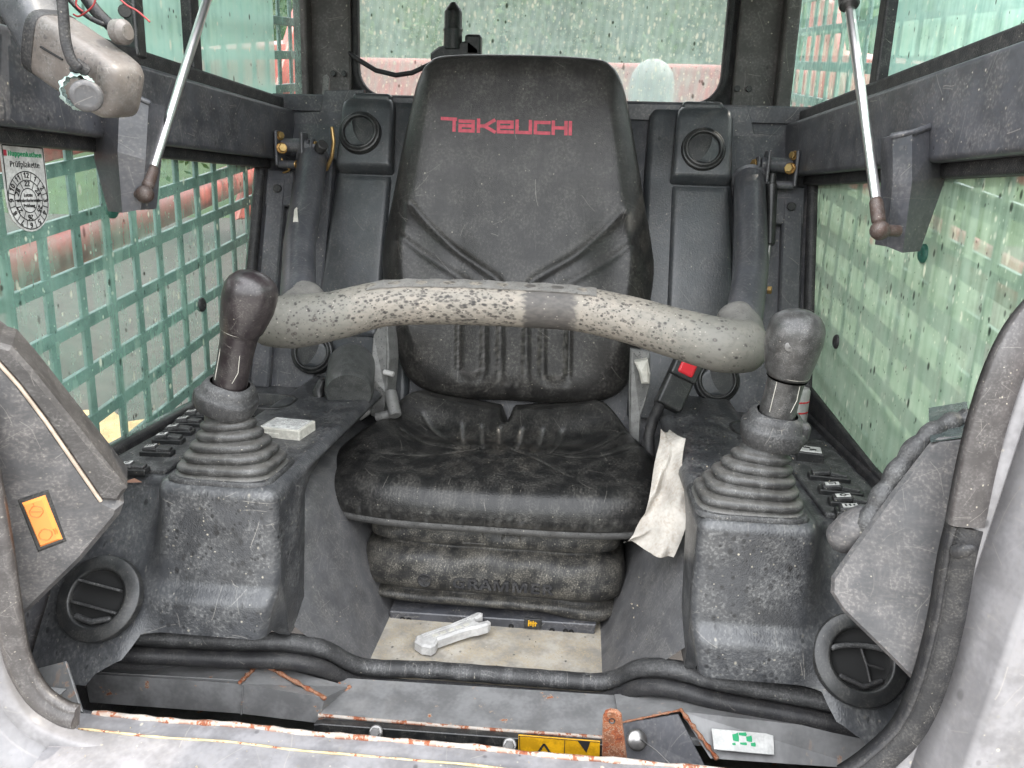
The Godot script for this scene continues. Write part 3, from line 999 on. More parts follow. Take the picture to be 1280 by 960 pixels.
# ---------------------------------------------------------------- what stands outside
func outside() -> void:
	var mb := MB.new()
	var rows := []
	for i in 41:
		var row := PackedVector3Array()
		for j in 41:
			var p := Vector3((j - 20) * 10.0, -0.75, (i - 20) * 10.0)
			row.append(p)
		rows.append(row)
	mb.grid(rows, false, Vector3.UP)
	struct("ground", mb, M.earth)
	mb = MB.new()
	mb.grid([PackedVector3Array([Vector3(-9, -0.742, 0.7), Vector3(9, -0.742, 0.7)]), PackedVector3Array([Vector3(-9, -0.742, 14), Vector3(9, -0.742, 14)])], false, Vector3.UP)
	struct("yard", mb, M.yard)
	mb = MB.new()
	rows = []
	for i in 13:
		var row := PackedVector3Array()
		for j in 13:
			var u := i / 12.0
			var w := j / 12.0
			row.append(Vector3(lerpf(-3.6, -1.4, w) + 0.15 * sin(i * 1.7), -0.735, lerpf(-3.2, 1.2, u) + 0.12 * cos(j * 2.1)))
		rows.append(row)
	mb.grid(rows, false, Vector3.UP)
	struct("sand_path", mb, M.sand)
	var rng := RandomNumberGenerator.new()
	rng.seed = 77
	for k in 4:
		mb = MB.new()
		mb.rbox(Vector3(-2.15 - 0.42 * (k % 2), -0.715, -1.15 + 0.33 * k), Vector3(0.3, 0.04, 0.28), 0.01, Basis(Vector3.UP, 0.2 * k))
		tag(obj("paving_slab", mb, M.slab), ["flat grey slab nearest the rear on the yellow sand", "flat grey slab on the yellow sand, second from the rear", "flat grey slab on the yellow sand, third from the rear", "flat grey slab nearest the front on the yellow sand"][k], "paving slab", "grey slabs lying on the sand")
	# heap of brown soil beyond the sand
	mb = MB.new()
	rows = []
	for i in 25:
		var row := PackedVector3Array()
		for j in 33:
			var u := (i / 24.0 - 0.5) * 2.0
			var w := (j / 32.0 - 0.5) * 2.0
			var h := maxf(0.0, 1.0 - u * u) * maxf(0.0, 1.0 - w * w * w * w)
			row.append(Vector3(-5.6 + u * 2.2, -0.78 + 1.15 * h * (0.85 + 0.15 * sin(j * 1.3) * cos(i * 0.9)), -0.6 + w * 5.0))
		rows.append(row)
	mb.grid(rows, false, Vector3.UP)
	struct("soil_heap", mb, M.earth)
	# red loader arms of the machine, one on each side
	for s in [-1.0, 1.0]:
		var arm := thing("loader_arm", ["red loader arm outside the sticker window", "red loader arm outside the mud-streaked window"][int(s > 0)], "loader arm", Vector3(s * 0.86, 0.5, 0), "red loader arms beside the cab")
		mb = bar_box(Vector3(s * 0.86, 1.06, -1.75), Vector3(s * 0.86, 0.50, 0.9), 0.10, 0.15)
		obj("upper_boom", mb, M.machine_red, arm)
		mb = MB.new()
		mb.tube([Vector3(s * 0.80, 0.74, -1.4), Vector3(s * 0.80, 0.36, 0.6)], 0.036, 16)
		obj("lift_cylinder", mb, M.machine_red, arm)
		mb = MB.new()
		mb.prism([Vector3(s * 0.80, 0.55, -1.95), Vector3(s * 0.80, 1.30, -1.75), Vector3(s * 0.80, 1.22, -1.5), Vector3(s * 0.80, 0.55, -0.95)], Vector3(s * 0.02, 0, 0), 0.004)
		obj("rear_plate", mb, M.machine_red, arm)
	mb = MB.new()
	mb.rbox(Vector3(0, 0.93, -1.35), Vector3(1.5, 0.16, 0.14), 0.02)
	var hood := thing("engine_hood", "red engine hood seen low through the rear window", "engine hood", Vector3(0, 0.85, -1.35))
	obj("rear_beam", mb, M.machine_red, hood)
	mb = MB.new()
	mb.rbox(Vector3(0, 0.62, -1.6), Vector3(1.4, 0.45, 0.9), 0.04)
	obj("hood_cover", mb, M.machine_red, hood)
	mb = MB.new()
	mb.lathe(Vector3(0.262, 0.90, -1.1), Vector3.UP, [Vector2(0.058, -0.06), Vector2(0.058, 0.03), Vector2(0.052, 0.055), Vector2(0.036, 0.077), Vector2(0.018, 0.087), Vector2(0.0002, 0.09)], 24)
	var dome := thing("intake_cap", "pale round cap outside the rear glass beside the seat top", "intake cap", Vector3(0.26, 0.92, -1.1))
	obj("cap_dome", mb, M.cap_grey, dome)
	# wooded slope closing the view
	mb = MB.new()
	rows = []
	for k in 9:
		var row := PackedVector3Array()
		for i in 49:
			var a := lerpf(-0.5 * PI, 1.5 * PI, i / 48.0)
			if i == 0 or i == 48:
				a = -0.5 * PI
			var t := k / 8.0
			var rad := 36.0 + 16.0 * t + 2.0 * sin(i * 1.3 + k)
			var front := 0.25 + 0.75 * smoothstep(-0.2, 0.9, -sin(-a))
			row.append(Vector3(cos(a) * rad, -0.8 + (15.0 + 1.6 * sin(i * 0.9)) * t * front, -sin(a) * rad))
		rows.append(row)
	mb.grid(rows, false, Vector3.UP)
	struct("hill", mb, M.hill_green)
	# trees and a hedge behind and beside the machine
	var spots := [[-8.5, -19.0, 8.5, 3.6], [-1.5, -22.5, 11.0, 4.4], [5.0, -20.0, 9.0, 3.8], [12.0, -18.0, 9.5, 3.8], [-15.0, -9.0, 8.5, 3.8], [-16.5, 0.0, 8.0, 3.6], [15.5, -7.0, 8.0, 3.8], [17.0, 2.5, 7.0, 3.4]]
	for k in spots.size():
		tree(spots[k], 300 + k, ["broad green tree behind the rear window, farthest left", "tallest green tree in the middle behind the rear window", "green tree behind the rear window, right of its middle", "green tree behind the right rear pillar", "green tree beyond the left rear window corner", "green tree beyond the left upper window", "green tree beyond the right rear window corner", "green tree beyond the right upper window"][k])

func tree(q: Array, sd: int, label: String) -> void:
	var rng := RandomNumberGenerator.new()
	rng.seed = sd
	var at := Vector3(q[0], -0.76, q[1])
	var t := thing("tree", label, "tree", at, "green trees around the machine")
	var mb := MB.new()
	var pts := []
	for i in 6:
		pts.append(at + Vector3(0.12 * sin(i * 1.1), q[2] * 0.12 * i, 0.1 * cos(i * 1.7)))
	mb.tube(pts, [0.24, 0.2, 0.17, 0.14, 0.1, 0.05], 10)
	for i in 7:
		var a := rng.randf() * TAU
		var p0: Vector3 = pts[2 + i % 3]
		mb.tube([p0, p0 + Vector3(cos(a) * 0.7, 0.6, sin(a) * 0.7), p0 + Vector3(cos(a) * 1.5, 1.3, sin(a) * 1.5)], [0.09, 0.06, 0.02], 7)
	obj("trunk", mb, M.bark, t)
	var lb := MB.new()
	for c in 90:
		var dir := Vector3(rng.randfn(), rng.randfn() * 0.9, rng.randfn()).normalized() * pow(rng.randf(), 0.4)
		var cc: Vector3 = at + Vector3(0, q[2] * 0.6, 0) + dir * Vector3(q[3], q[2] * 0.42, q[3])
		var tone := rng.randf_range(0.6, 1.4)
		lb.tint = Color(tone, tone, tone * 0.9) * 0.7
		for l in 80:
			var p := cc + Vector3(rng.randfn(), rng.randfn(), rng.randfn()) * 0.45
			var a := Vector3(rng.randfn(), rng.randfn(), rng.randfn()).normalized() * 0.13
			var b := a.cross(Vector3(rng.randfn(), rng.randfn(), rng.randfn())).normalized() * 0.07
			lb.tri(p - a, p + b, p + a, Vector3.UP)
			lb.tri(p - a, p + a, p - b, Vector3.UP)
	obj("crown", lb, M.leaf, t)

# ---------------------------------------------------------------- floor, seal, chassis, sill, jambs
func cr(pts: Array, per := 6, closed := false) -> Array:
	var o := []
	var k := pts.size()
	var last := k if closed else k - 1
	for i in last:
		var p0 = pts[(i - 1 + k) % k] if closed or i > 0 else pts[0]
		var p1 = pts[i]
		var p2 = pts[(i + 1) % k]
		var p3 = pts[(i + 2) % k] if closed or i + 2 < k else pts[k - 1]
		for j in per:
			o.append(p1.cubic_interpolate(p2, p0, p3, float(j) / per))
	if not closed:
		o.append(pts[k - 1])
	return o

func chassis() -> void:
	# platform under the seat with sloping wings to the consoles
	var mb := MB.new()
	var rows := []
	for i in 15:
		var row := PackedVector3Array()
		var z := lerpf(-0.34, 0.142, i / 14.0)
		for x in [-0.162, -0.12, -0.06, 0.0, 0.06, 0.12, 0.165]:
			row.append(Vector3(x, 0.0, z))
		rows.append(row)
	mb.grid(rows, false, Vector3.UP)
	struct("floor", mb, M.floor_paint)
	for s in [-1.0, 1.0]:
		mb = MB.new()
		rows = []
		for i in 17:
			var u := i / 16.0
			var z := lerpf(-0.34, 0.142, u)
			var row := PackedVector3Array()
			var rise := clampf(0.102 + (0.205 - z - 0.05 * u) * 0.72, 0.10, 0.225)
			for q in [[0.160, -0.002, 0.0], [0.165, 0.002, 0.0], [0.171, 0.010, 0.003], [0.215, rise * 0.56, 0.03], [0.252, rise, 0.05], [0.275, rise + 0.012, 0.06], [0.40, rise + 0.012, 0.07]]:
				row.append(Vector3(s * q[0], q[1], z + q[2] * u))
			rows.append(row)
		mb.grid(rows, false, Vector3.UP)
		struct("floor_wing", mb, M.wing_paint)
	# edge seal of the cab floor: upper hose and lower lip
	var line := [Vector3(-0.4732, 0.0872, 0.235), Vector3(-0.4243, 0.0851, 0.23), Vector3(-0.3705, 0.0772, 0.215), Vector3(-0.3022, 0.0737, 0.205), Vector3(-0.2455, 0.067, 0.19), Vector3(-0.2054, 0.0473, 0.17), Vector3(-0.1798, 0.0173, 0.15), Vector3(-0.1498, 0.0048, 0.14), Vector3(-0.0674, 0.0089, 0.14), Vector3(0.0193, 0.0099, 0.14), Vector3(0.1048, 0.0108, 0.14), Vector3(0.1524, 0.0118, 0.14), Vector3(0.1798, 0.024, 0.145), Vector3(0.2047, 0.0576, 0.17), Vector3(0.2411, 0.0736, 0.19), Vector3(0.2872, 0.0739, 0.205), Vector3(0.3498, 0.0765, 0.22), Vector3(0.4186, 0.0781, 0.235), Vector3(0.4619, 0.0756, 0.24)]
	line = cr(line, 5)
	var seal := thing("floor_seal", "thick black rubber seal along the front edge of the cab floor", "rubber seal", Vector3(0, 0, 0.14))
	mb = MB.new()
	var up := []
	var ra := []
	for i in line.size():
		up.append(line[i] + Vector3(0, 0.004, -0.004))
		ra.append(0.0125 + 0.0004 * sin(i * 2.4))
	mb.tube(up, ra, 16, false, 0.85)
	obj("upper_hose", mb, M.dusty_rubber, seal)
	mb = MB.new()
	var lo := []
	for p in line:
		lo.append(p + Vector3(0, -0.014, 0.011))
	mb.tube(lo, 0.0105, 12)
	obj("lower_lip", mb, M.black_rubber, seal)
	mb = MB.new()
	rows = [PackedVector3Array(), PackedVector3Array(), PackedVector3Array()]
	for p in line:
		rows[0].append(p + Vector3(0, 0.004, -0.012))
		rows[1].append(p + Vector3(0, -0.004, -0.004))
		rows[2].append(p + Vector3(0, -0.09, -0.03))
	mb.grid(rows, false, Vector3(0, 0.3, 1))
	obj("carrier_strip", mb, M.wing_paint, seal)
	# machine frame below and in front of the cab floor
	mb = MB.new()
	mb.prism([Vector3(-0.6, -0.12, 0.0), Vector3(0.6, -0.12, 0.0), Vector3(0.6, -0.12, 0.42), Vector3(-0.6, -0.12, 0.42)], Vector3(0, -0.01, 0), 0.001)
	mb.prism([Vector3(-0.1862, 0.0111, 0.165), Vector3(0.368, 0.0249, 0.165), Vector3(0.3488, 0.0335, 0.245), Vector3(0.1617, 0.0182, 0.245), Vector3(-0.1883, 0.0112, 0.245)], Vector3(0, -0.008, 0.002), 0.002)
	var fr := struct("frame_crossmember", mb, M.chassis_paint)
	mb = MB.new()
	mb.tube([Vector3(-0.1872, 0.0147, 0.248), Vector3(-0.1056, 0.0151, 0.248), Vector3(0.0117, 0.0161, 0.248), Vector3(0.1615, 0.0195, 0.248)], 0.0022, 8)
	obj("rusty_lip", mb, M.rust_edge, fr)
	mb = MB.new()
	mb.prism([Vector3(-0.1884, 0.0118, 0.262), Vector3(-0.1804, 0.0137, 0.262), Vector3(0.161, 0.0208, 0.262), Vector3(0.163, -0.0108, 0.262), Vector3(-0.1892, -0.0153, 0.262)], Vector3(0, -0.002, -0.012), 0.001)
	obj("bolted_strip", mb, M.black_plastic, fr)
	for a in [Vector3(-0.1107, 0.0129, 0.266), Vector3(0.0492, 0.0121, 0.266)]:
		mb = MB.new()
		mb.rod(a, a + Vector3(0, 0.0015, 0.002), 0.0085, 18)
		mb.hexagon(a + Vector3(0, 0.001, 0.002), Vector3(0, 0.5, 0.87), 0.0062, 0.006)
		obj("frame_bolt", mb, M.bolt_steel, fr)
	# warning label with the tip of a triangle showing
	mb = MB.new()
	mb.prism([Vector3(0.0592, 0.0278, 0.268), Vector3(0.1539, 0.0291, 0.268), Vector3(0.1551, -0.0066, 0.268), Vector3(0.0596, -0.0115, 0.268)], Vector3(0, 0, -0.0015), 0.0003)
	var lab := obj("warning_label", mb, M.yellow_label, fr)
	mb = MB.new()
	var la: Vector3 = Vector3(0.0817, 0.0045, 0.2685)
	var lb: Vector3 = Vector3(0.0895, 0.0195, 0.2685)
	var lc: Vector3 = Vector3(0.0995, 0.0042, 0.2685)
	var nn := Vector3(0, 0, 1)
	for pr in [[la, lb], [lb, lc], [Vector3(0.0619, 0.0056, 0.2685), Vector3(0.0602, 0.0278, 0.2685)], [Vector3(0.0602, 0.0275, 0.2685), Vector3(0.153, 0.0286, 0.2685)], [Vector3(0.1133, 0.0274, 0.2685), Vector3(0.1137, 0.0003, 0.2685)]]:
		var d: Vector3 = pr[1] - pr[0]
		var q: Vector3 = nn.cross(d).normalized() * (0.0013 if pr[0] == la or pr[0] == lb else 0.0004)
		mb.quad(pr[0] + q, pr[1] + q, pr[1] - q, pr[0] - q, nn)
	mb.tri(Vector3(0.1281, 0.028, 0.2686), Vector3(0.1428, 0.0285, 0.2686), Vector3(0.1391, 0.0129, 0.2686), nn)
	var pm := MeshInstance3D.new()
	pm.name = "print"
	pm.mesh = mb.mesh(M.print_black)
	lab.add_child(pm, true)
	# welded foot boxes left and right
	var box := thing("welded_foot_box", "dark welded steel box with rusty seams under the left console", "steel box", Vector3(-0.2988, 0.0104, 0.22))
	mb = MB.new()
	var a0: Vector3 = Vector3(-0.4933, 0.0344, 0.235)
	var a1: Vector3 = Vector3(-0.2817, 0.0469, 0.245)
	var a2: Vector3 = Vector3(-0.2859, 0.0047, 0.245)
	var a3: Vector3 = Vector3(-0.4912, -0.0071, 0.235)
	var b1: Vector3 = Vector3(-0.1831, 0.0303, 0.235)
	var b2: Vector3 = Vector3(-0.1912, -0.007, 0.235)
	var t0: Vector3 = Vector3(-0.5312, 0.0194, 0.19)
	var t1: Vector3 = Vector3(-0.2828, 0.0403, 0.19)
	var t2: Vector3 = Vector3(-0.1672, 0.0125, 0.185)
	mb.quad(a0, a1, a2, a3, Vector3(0, 0, 1))
	mb.quad(a1, b1, b2, a2, Vector3(0.3, 0, 1))
	mb.tri(b1, t2, b2, Vector3(1, 0, 1))
	mb.tri(a1, t1, t2, Vector3(0, 1, 0))
	mb.tri(a1, t2, b1, Vector3(0, 1, 0))
	mb.quad(t0, t1, a1, a0, Vector3(0, 1, 0.2))
	mb.quad(a3, a2, a2 + Vector3(0, 0, -0.1), a3 + Vector3(0, 0, -0.1), Vector3.DOWN)
	mb.quad(t0, a0, a3, a3 + Vector3(0, 0, -0.1), Vector3.LEFT)
	mb.tube([t0.lerp(a0, 0.85), t1.lerp(a1, 0.85)], 0.001, 6)
	obj("box_shell", mb, M.chassis_paint, box)
	for w in [[a1 + Vector3(-0.004, 0.002, 0), t1], [t1, t1.lerp(a1, 0.35), b1], [a1, a2], [b2, t2]]:
		mb = MB.new()
		var pts := []
		var rr := []
		for i in 13:
			pts.append(w[0].lerp(w[w.size() - 1], i / 12.0) + Vector3(0, 0.0006 * sin(i * 2.0), 0.0005))
			rr.append((0.0032 if w[0] != a1 else 0.0012) * (0.8 + 0.35 * sin(i * 3.7)))
		mb.tube(pts, rr, 8, true)
		obj("weld_seam", mb, M.rust if w[0] != a1 else M.chassis_paint, box)
	box = thing("welded_foot_box", "dark welded steel box with a torn white and green label", "steel box", Vector3(0.3444, 0.041, 0.22))
	mb = MB.new()
	var c0: Vector3 = Vector3(0.1747, 0.0234, 0.17)
	var c1: Vector3 = Vector3(0.2496, 0.0448, 0.18)
	var c2: Vector3 = Vector3(0.4619, 0.0531, 0.21)
	var d0: Vector3 = Vector3(0.1783, 0.0299, 0.235)
	var d1: Vector3 = Vector3(0.2471, 0.0544, 0.235)
	var d2: Vector3 = Vector3(0.28, 0.0217, 0.27)
	var d3: Vector3 = Vector3(0.4583, 0.0263, 0.27)
	var d4: Vector3 = Vector3(0.4497, 0.0627, 0.255)
	mb.quad(c0, c1, d1, d0, Vector3(0, 1, 0.3))
	mb.tri(c1, c2, d1, Vector3(0, 1, 0.3))
	mb.quad(d1, c2, d4, d3, Vector3(0, 0.6, 1))
	mb.tri(d1, d3, d2, Vector3(0, 0.6, 1))
	mb.quad(c2, c2 + Vector3(0.05, 0, 0), d3 + Vector3(0.05, 0, 0), d3, Vector3(0, 0.5, 1))
	obj("box_shell", mb, M.chassis_paint, box)
	mb = MB.new()
	var e0: Vector3 = Vector3(0.1711, 0.0342, 0.243)
	mb.prism([e0, Vector3(0.2441, 0.0569, 0.243), Vector3(0.2773, 0.008, 0.272), Vector3(0.1731, -0.0144, 0.272)], Vector3(0, -0.004, -0.004), 0.001)
	obj("gusset", mb, M.dark_paint, box)
	for w in [[d0, d1], [d1 + Vector3(0.0, 0.002, 0.002), d2 + Vector3(0.006, 0, 0)]]:
		mb = MB.new()
		var pts := []
		var rr := []
		for i in 15:
			pts.append(w[0].lerp(w[1], i / 14.0) + Vector3(0.0005 * sin(i * 2.9), 0.003, 0.002))
			rr.append((0.0028 if w[0] != d0 else 0.0016) * (0.85 + 0.35 * sin(i * 4.1)))
		mb.tube(pts, rr, 8, true)
		obj("weld_seam", mb, M.rust, box)
	# torn label
	mb = MB.new()
	var nb := (d3 - d1).cross(c2 - d1).normalized()
	if nb.z < 0.0:
		nb = -nb
	var lq := [Vector3(0.2817, 0.0452, 0.2509), Vector3(0.3527, 0.0425, 0.2477), Vector3(0.3494, 0.0326, 0.2702), Vector3(0.2818, 0.0352, 0.2732)]
	var lifted := []
	for p in lq:
		lifted.append(p + nb * 0.003)
	mb.prism(lifted, -nb * 0.0016, 0.0003)
	var tl := obj("torn_label", mb, M.label_white, box)
	mb = MB.new()
	for bit in [[0.38, 0.35, 0.13, 0.7], [0.50, 0.16, 0.16, 0.3], [0.60, 0.36, 0.12, 0.5], [0.50, 0.62, 0.14, 0.22], [0.66, 0.62, 0.1, 0.34], [0.34, 0.68, 0.07, 0.2]]:
		var q := []
		for k in 7:
			var t := TAU * k / 7.0
			var u: float = bit[0] + bit[2] * 0.5 * cos(t) * (0.8 + 0.3 * sin(k * 2.2))
			var v: float = bit[1] + bit[3] * 0.5 * sin(t) * (0.8 + 0.3 * cos(k * 1.9))
			q.append(lifted[0].lerp(lifted[1], u).lerp(lifted[3].lerp(lifted[2], u), clampf(v, 0.04, 0.96)) + nb * 0.0005)
		for k in range(1, 6):
			mb.tri(q[0], q[k], q[k + 1], nb)
	var tg := MeshInstance3D.new()
	tg.name = "print"
	tg.mesh = mb.mesh(M.print_green)
	tl.add_child(tg, true)
	# washer head beside the rusty tab
	mb = MB.new()
	var wa: Vector3 = Vector3(0.1964, 0.031, 0.262)
	mb.lathe(wa, Vector3(0.1, 0.6, 0.8), [Vector2(0.012, 0), Vector2(0.012, 0.002), Vector2(0.0095, 0.004), Vector2(0.005, 0.006), Vector2(0.0002, 0.0065)], 24)
	obj("round_bolt", mb, M.bolt_steel, box)
	mb = MB.new()
	mb.tube([wa + Vector3(0.004, 0.006, 0.006), Vector3(0.2184, 0.0242, 0.268), Vector3(0.2409, 0.0108, 0.28)], 0.0007, 6)
	obj("wire", mb, M.bolt_steel, box)
	# rusty upright tab
	var tab := thing("rusty_tab", "small upright rusty steel tab beside the yellow warning label", "steel tab", Vector3(0.1662, 0.0571, 0.33))
	mb = MB.new()
	mb.prism([Vector3(0.1529, 0.0498, 0.335), Vector3(0.1499, 0.1115, 0.335), Vector3(0.152, 0.1175, 0.335), Vector3(0.1569, 0.1199, 0.335), Vector3(0.1635, 0.1196, 0.335), Vector3(0.1688, 0.1153, 0.335), Vector3(0.1798, 0.0527, 0.335)], Vector3(0.001, 0, -0.005), 0.0012)
	obj("plate", mb, M.rust, tab)
	mb = MB.new()
	var ho: Vector3 = Vector3(0.16, 0.109, 0.3355)
	mb.lathe(ho, Vector3.BACK, [Vector2(0.0035, 0.0004), Vector2(0.0026, 0.0006), Vector2(0.0022, -0.001), Vector2(0.0002, -0.001)], 14)
	obj("hole", mb, M.black_plastic, tab)
	# door sill
	mb = MB.new()
	rows = []
	var prof := [[0.300, 0.02], [0.365, 0.085], [0.375, 0.103], [0.378, 0.106], [0.392, 0.105], [0.396, 0.103], [0.399, 0.105], [0.404, 0.105], [0.435, 0.103], [0.455, 0.098], [0.475, 0.085], [0.49, 0.06], [0.50, -0.4]]
	for q in prof:
		var row := PackedVector3Array()
		for i in 41:
			var x := lerpf(-0.40, 0.62, i / 40.0)
			row.append(Vector3(x, q[1] - 0.012 + 0.0006 * sin(i * 1.1), q[0] + 0.0008 * sin(i * 0.9)))
		rows.append(row)
	mb.grid(rows, false, Vector3(0, 1, 0.5))
	var sill := struct("door_sill", mb, M.sill_paint)
	for e in [[0.0938, 0.3765, 0.0034, M.rust_edge], [0.0932, 0.4005, 0.0014, M.yellow_edge]]:
		mb = MB.new()
		var pts := []
		var rr := []
		for i in 60:
			pts.append(Vector3(lerpf(-0.385, 0.44, i / 59.0), e[0] + 0.0006 * sin(i * 0.7), e[1] + 0.001 * sin(i * 0.41)))
			rr.append(e[2] * (0.75 + 0.5 * absf(sin(i * 1.9) * cos(i * 0.63))))
		mb.tube(pts, rr, 8)
		obj("worn_edge", mb, e[3], sill)
	jambs()

# a flat rubber profile carried along a path that lies in a door plane
func seal_band(path: Array, profile: Array, m: Material, called: String, parent: Node3D) -> void:
	var mb := MB.new()
	var rings := []
	for i in path.size():
		var d: Vector3 = (path[mini(i + 1, path.size() - 1)] - path[maxi(i - 1, 0)]).normalized()
		var side := Vector3(-d.y, d.x, 0.0).normalized()
		var row := PackedVector3Array()
		for q in profile:
			row.append(path[i] + side * q.x + Vector3(0, 0, q.y))
		rings.append(row)
	mb.loft(rings, true, true)
	obj(called, mb, m, parent)

func strip(profile: Array, base: Array, m: Material, called: String, parent: Node3D = null) -> MeshInstance3D:
	# profile: Vector2(outward, forward) carried along base points; each base: [point, outward direction]
	var mb := MB.new()
	var rows := []
	for q in profile:
		var row := PackedVector3Array()
		for b in base:
			row.append(b[0] + b[1] * q.x + Vector3(0, 0, q.y))
		rows.append(row)
	mb.grid(rows, false, Vector3(0, 0.1, 1))
	return struct(called, mb, m, parent)

func jambs() -> void:
	# right jamb: leaning post with a lit lip, a slanting reveal and a broad outer face
	var base := []
	for i in 30:
		var y := lerpf(0.02, 1.12, i / 29.0)
		var x := 0.4145 + (y - 0.216) * 0.115
		base.append([Vector3(x, y, 0.42), Vector3(1, 0, 0)])
	strip([Vector2(0.0, -0.012), Vector2(0.0, 0.0), Vector2(0.004, 0.003), Vector2(0.011, 0.004), Vector2(0.014, 0.001), Vector2(0.016, -0.022), Vector2(0.026, -0.024), Vector2(0.037, 0.028), Vector2(0.042, 0.034), Vector2(0.2, 0.04), Vector2(0.22, -0.05)], base, M.sill_paint, "door_jamb")
	# left jamb with the corner sweeping into the sill
	var pts := cr([Vector3(-0.47, 1.1, 0.42), Vector3(-0.465, 0.85, 0.42), Vector3(-0.4328, 0.586, 0.42), Vector3(-0.4387, 0.4445, 0.42), Vector3(-0.4393, 0.296, 0.42), Vector3(-0.4394, 0.2116, 0.42), Vector3(-0.4353, 0.1545, 0.42), Vector3(-0.4182, 0.1171, 0.42), Vector3(-0.3864, 0.1009, 0.42), Vector3(-0.3495, 0.0927, 0.42), Vector3(-0.2881, 0.0807, 0.42)], 6)
	base = []
	for i in pts.size():
		var d: Vector3 = (pts[mini(i + 1, pts.size() - 1)] - pts[maxi(i - 1, 0)]).normalized()
		base.append([pts[i], Vector3(d.y, -d.x, 0).normalized()])
	strip([Vector2(0.0, -0.012), Vector2(0.0, 0.0), Vector2(0.004, 0.004), Vector2(0.014, 0.006), Vector2(0.02, 0.002), Vector2(0.032, 0.012), Vector2(0.05, 0.03), Vector2(0.16, 0.035), Vector2(0.17, -0.1)], base, M.sill_paint, "door_jamb")
	# rubber door seals
	var seal := thing("door_seal", "curved black rubber seal at the lower left door corner", "rubber seal", Vector3(-0.40, 0.2, 0.42), "rubber door seals")
	var path := cr([Vector3(-0.4338, 0.4608, 0.425), Vector3(-0.4266, 0.3709, 0.425), Vector3(-0.4237, 0.2997, 0.425), Vector3(-0.4229, 0.2332, 0.425), Vector3(-0.4193, 0.1852, 0.425), Vector3(-0.4039, 0.1494, 0.425), Vector3(-0.3811, 0.1319, 0.425), Vector3(-0.3659, 0.128, 0.425)], 7)
	var prof := [Vector2(-0.012, -0.004), Vector2(-0.0115, 0.004), Vector2(-0.008, 0.0085), Vector2(-0.002, 0.010), Vector2(0.003, 0.0085), Vector2(0.0055, 0.0055), Vector2(0.008, 0.006), Vector2(0.0115, 0.005), Vector2(0.013, 0.001), Vector2(0.012, -0.004)]
	seal_band(path, prof, M.worn_rubber, "seal_band", seal)
	seal = thing("door_seal", "split black rubber seal running up the right door post", "rubber seal", Vector3(0.42, 0.2, 0.42), "rubber door seals")
	path = cr([Vector3(0.4889, 0.5962, 0.4), Vector3(0.4552, 0.557, 0.41), Vector3(0.4397, 0.5272, 0.418), Vector3(0.4324, 0.4882, 0.42), Vector3(0.4295, 0.441, 0.42), Vector3(0.429, 0.3886, 0.42)], 8)
	seal_band(path, [Vector2(-0.015, -0.004), Vector2(-0.0148, 0.004), Vector2(-0.0125, 0.0068), Vector2(-0.004, 0.0078), Vector2(0.006, 0.0072), Vector2(0.0125, 0.0055), Vector2(0.0145, 0.002), Vector2(0.015, -0.004)], M.worn_rubber, "upper_length", seal)
	path = cr([Vector3(0.4298, 0.3857, 0.418), Vector3(0.4274, 0.3561, 0.42), Vector3(0.4281, 0.2964, 0.42), Vector3(0.4235, 0.2336, 0.42), Vector3(0.4116, 0.1877, 0.42), Vector3(0.3877, 0.1517, 0.42), Vector3(0.3692, 0.1325, 0.42)], 8)
	seal_band(path, [Vector2(-0.0135, -0.006), Vector2(-0.013, 0.004), Vector2(-0.011, 0.0065), Vector2(-0.009, 0.006), Vector2(-0.0075, 0.0025), Vector2(-0.005, 0.0025), Vector2(-0.003, 0.0058), Vector2(0.006, 0.0064), Vector2(0.0125, 0.0055), Vector2(0.0135, 0.002), Vector2(0.0135, -0.006)], M.black_rubber, "lower_length", seal)
	var mb := MB.new()
	mb.tube([Vector3(0.421, 0.3677, 0.43), Vector3(0.4237, 0.3723, 0.436), Vector3(0.4282, 0.3759, 0.437)], [0.006, 0.006, 0.003], 10, true)
	obj("torn_flap", mb, M.black_rubber, seal)
	# small plate with a worn label in the left corner
	mb = MB.new()
	mb.prism([Vector3(-0.4854, 0.1074, 0.335), Vector3(-0.4404, 0.1237, 0.335), Vector3(-0.4052, 0.0846, 0.365), Vector3(-0.4444, 0.0826, 0.365)], Vector3(0, -0.004, -0.003), 0.001)
	var pl := struct("corner_plate", mb, M.chassis_paint)
	mb = MB.new()
	mb.prism([Vector3(-0.56, -0.11, 0.33), Vector3(-0.36, -0.11, 0.33), Vector3(-0.38, 0.04, 0.33), Vector3(-0.56, 0.07, 0.33)], Vector3(0, 0, -0.012), 0.001)
	obj("lower_plate", mb, M.dark_paint, pl)
	mb = MB.new()
	mb.prism([Vector3(-0.4624, 0.1023, 0.352), Vector3(-0.4303, 0.1014, 0.352), Vector3(-0.4399, 0.0928, 0.362), Vector3(-0.4542, 0.0953, 0.362)], Vector3(0, -0.001, -0.001), 0.0003)
	obj("worn_label", mb, M.label_grey, pl)

# ---------------------------------------------------------------- consoles
func smooth(a: float, b: float, x: float) -> float:
	return smoothstep(a, b, x)

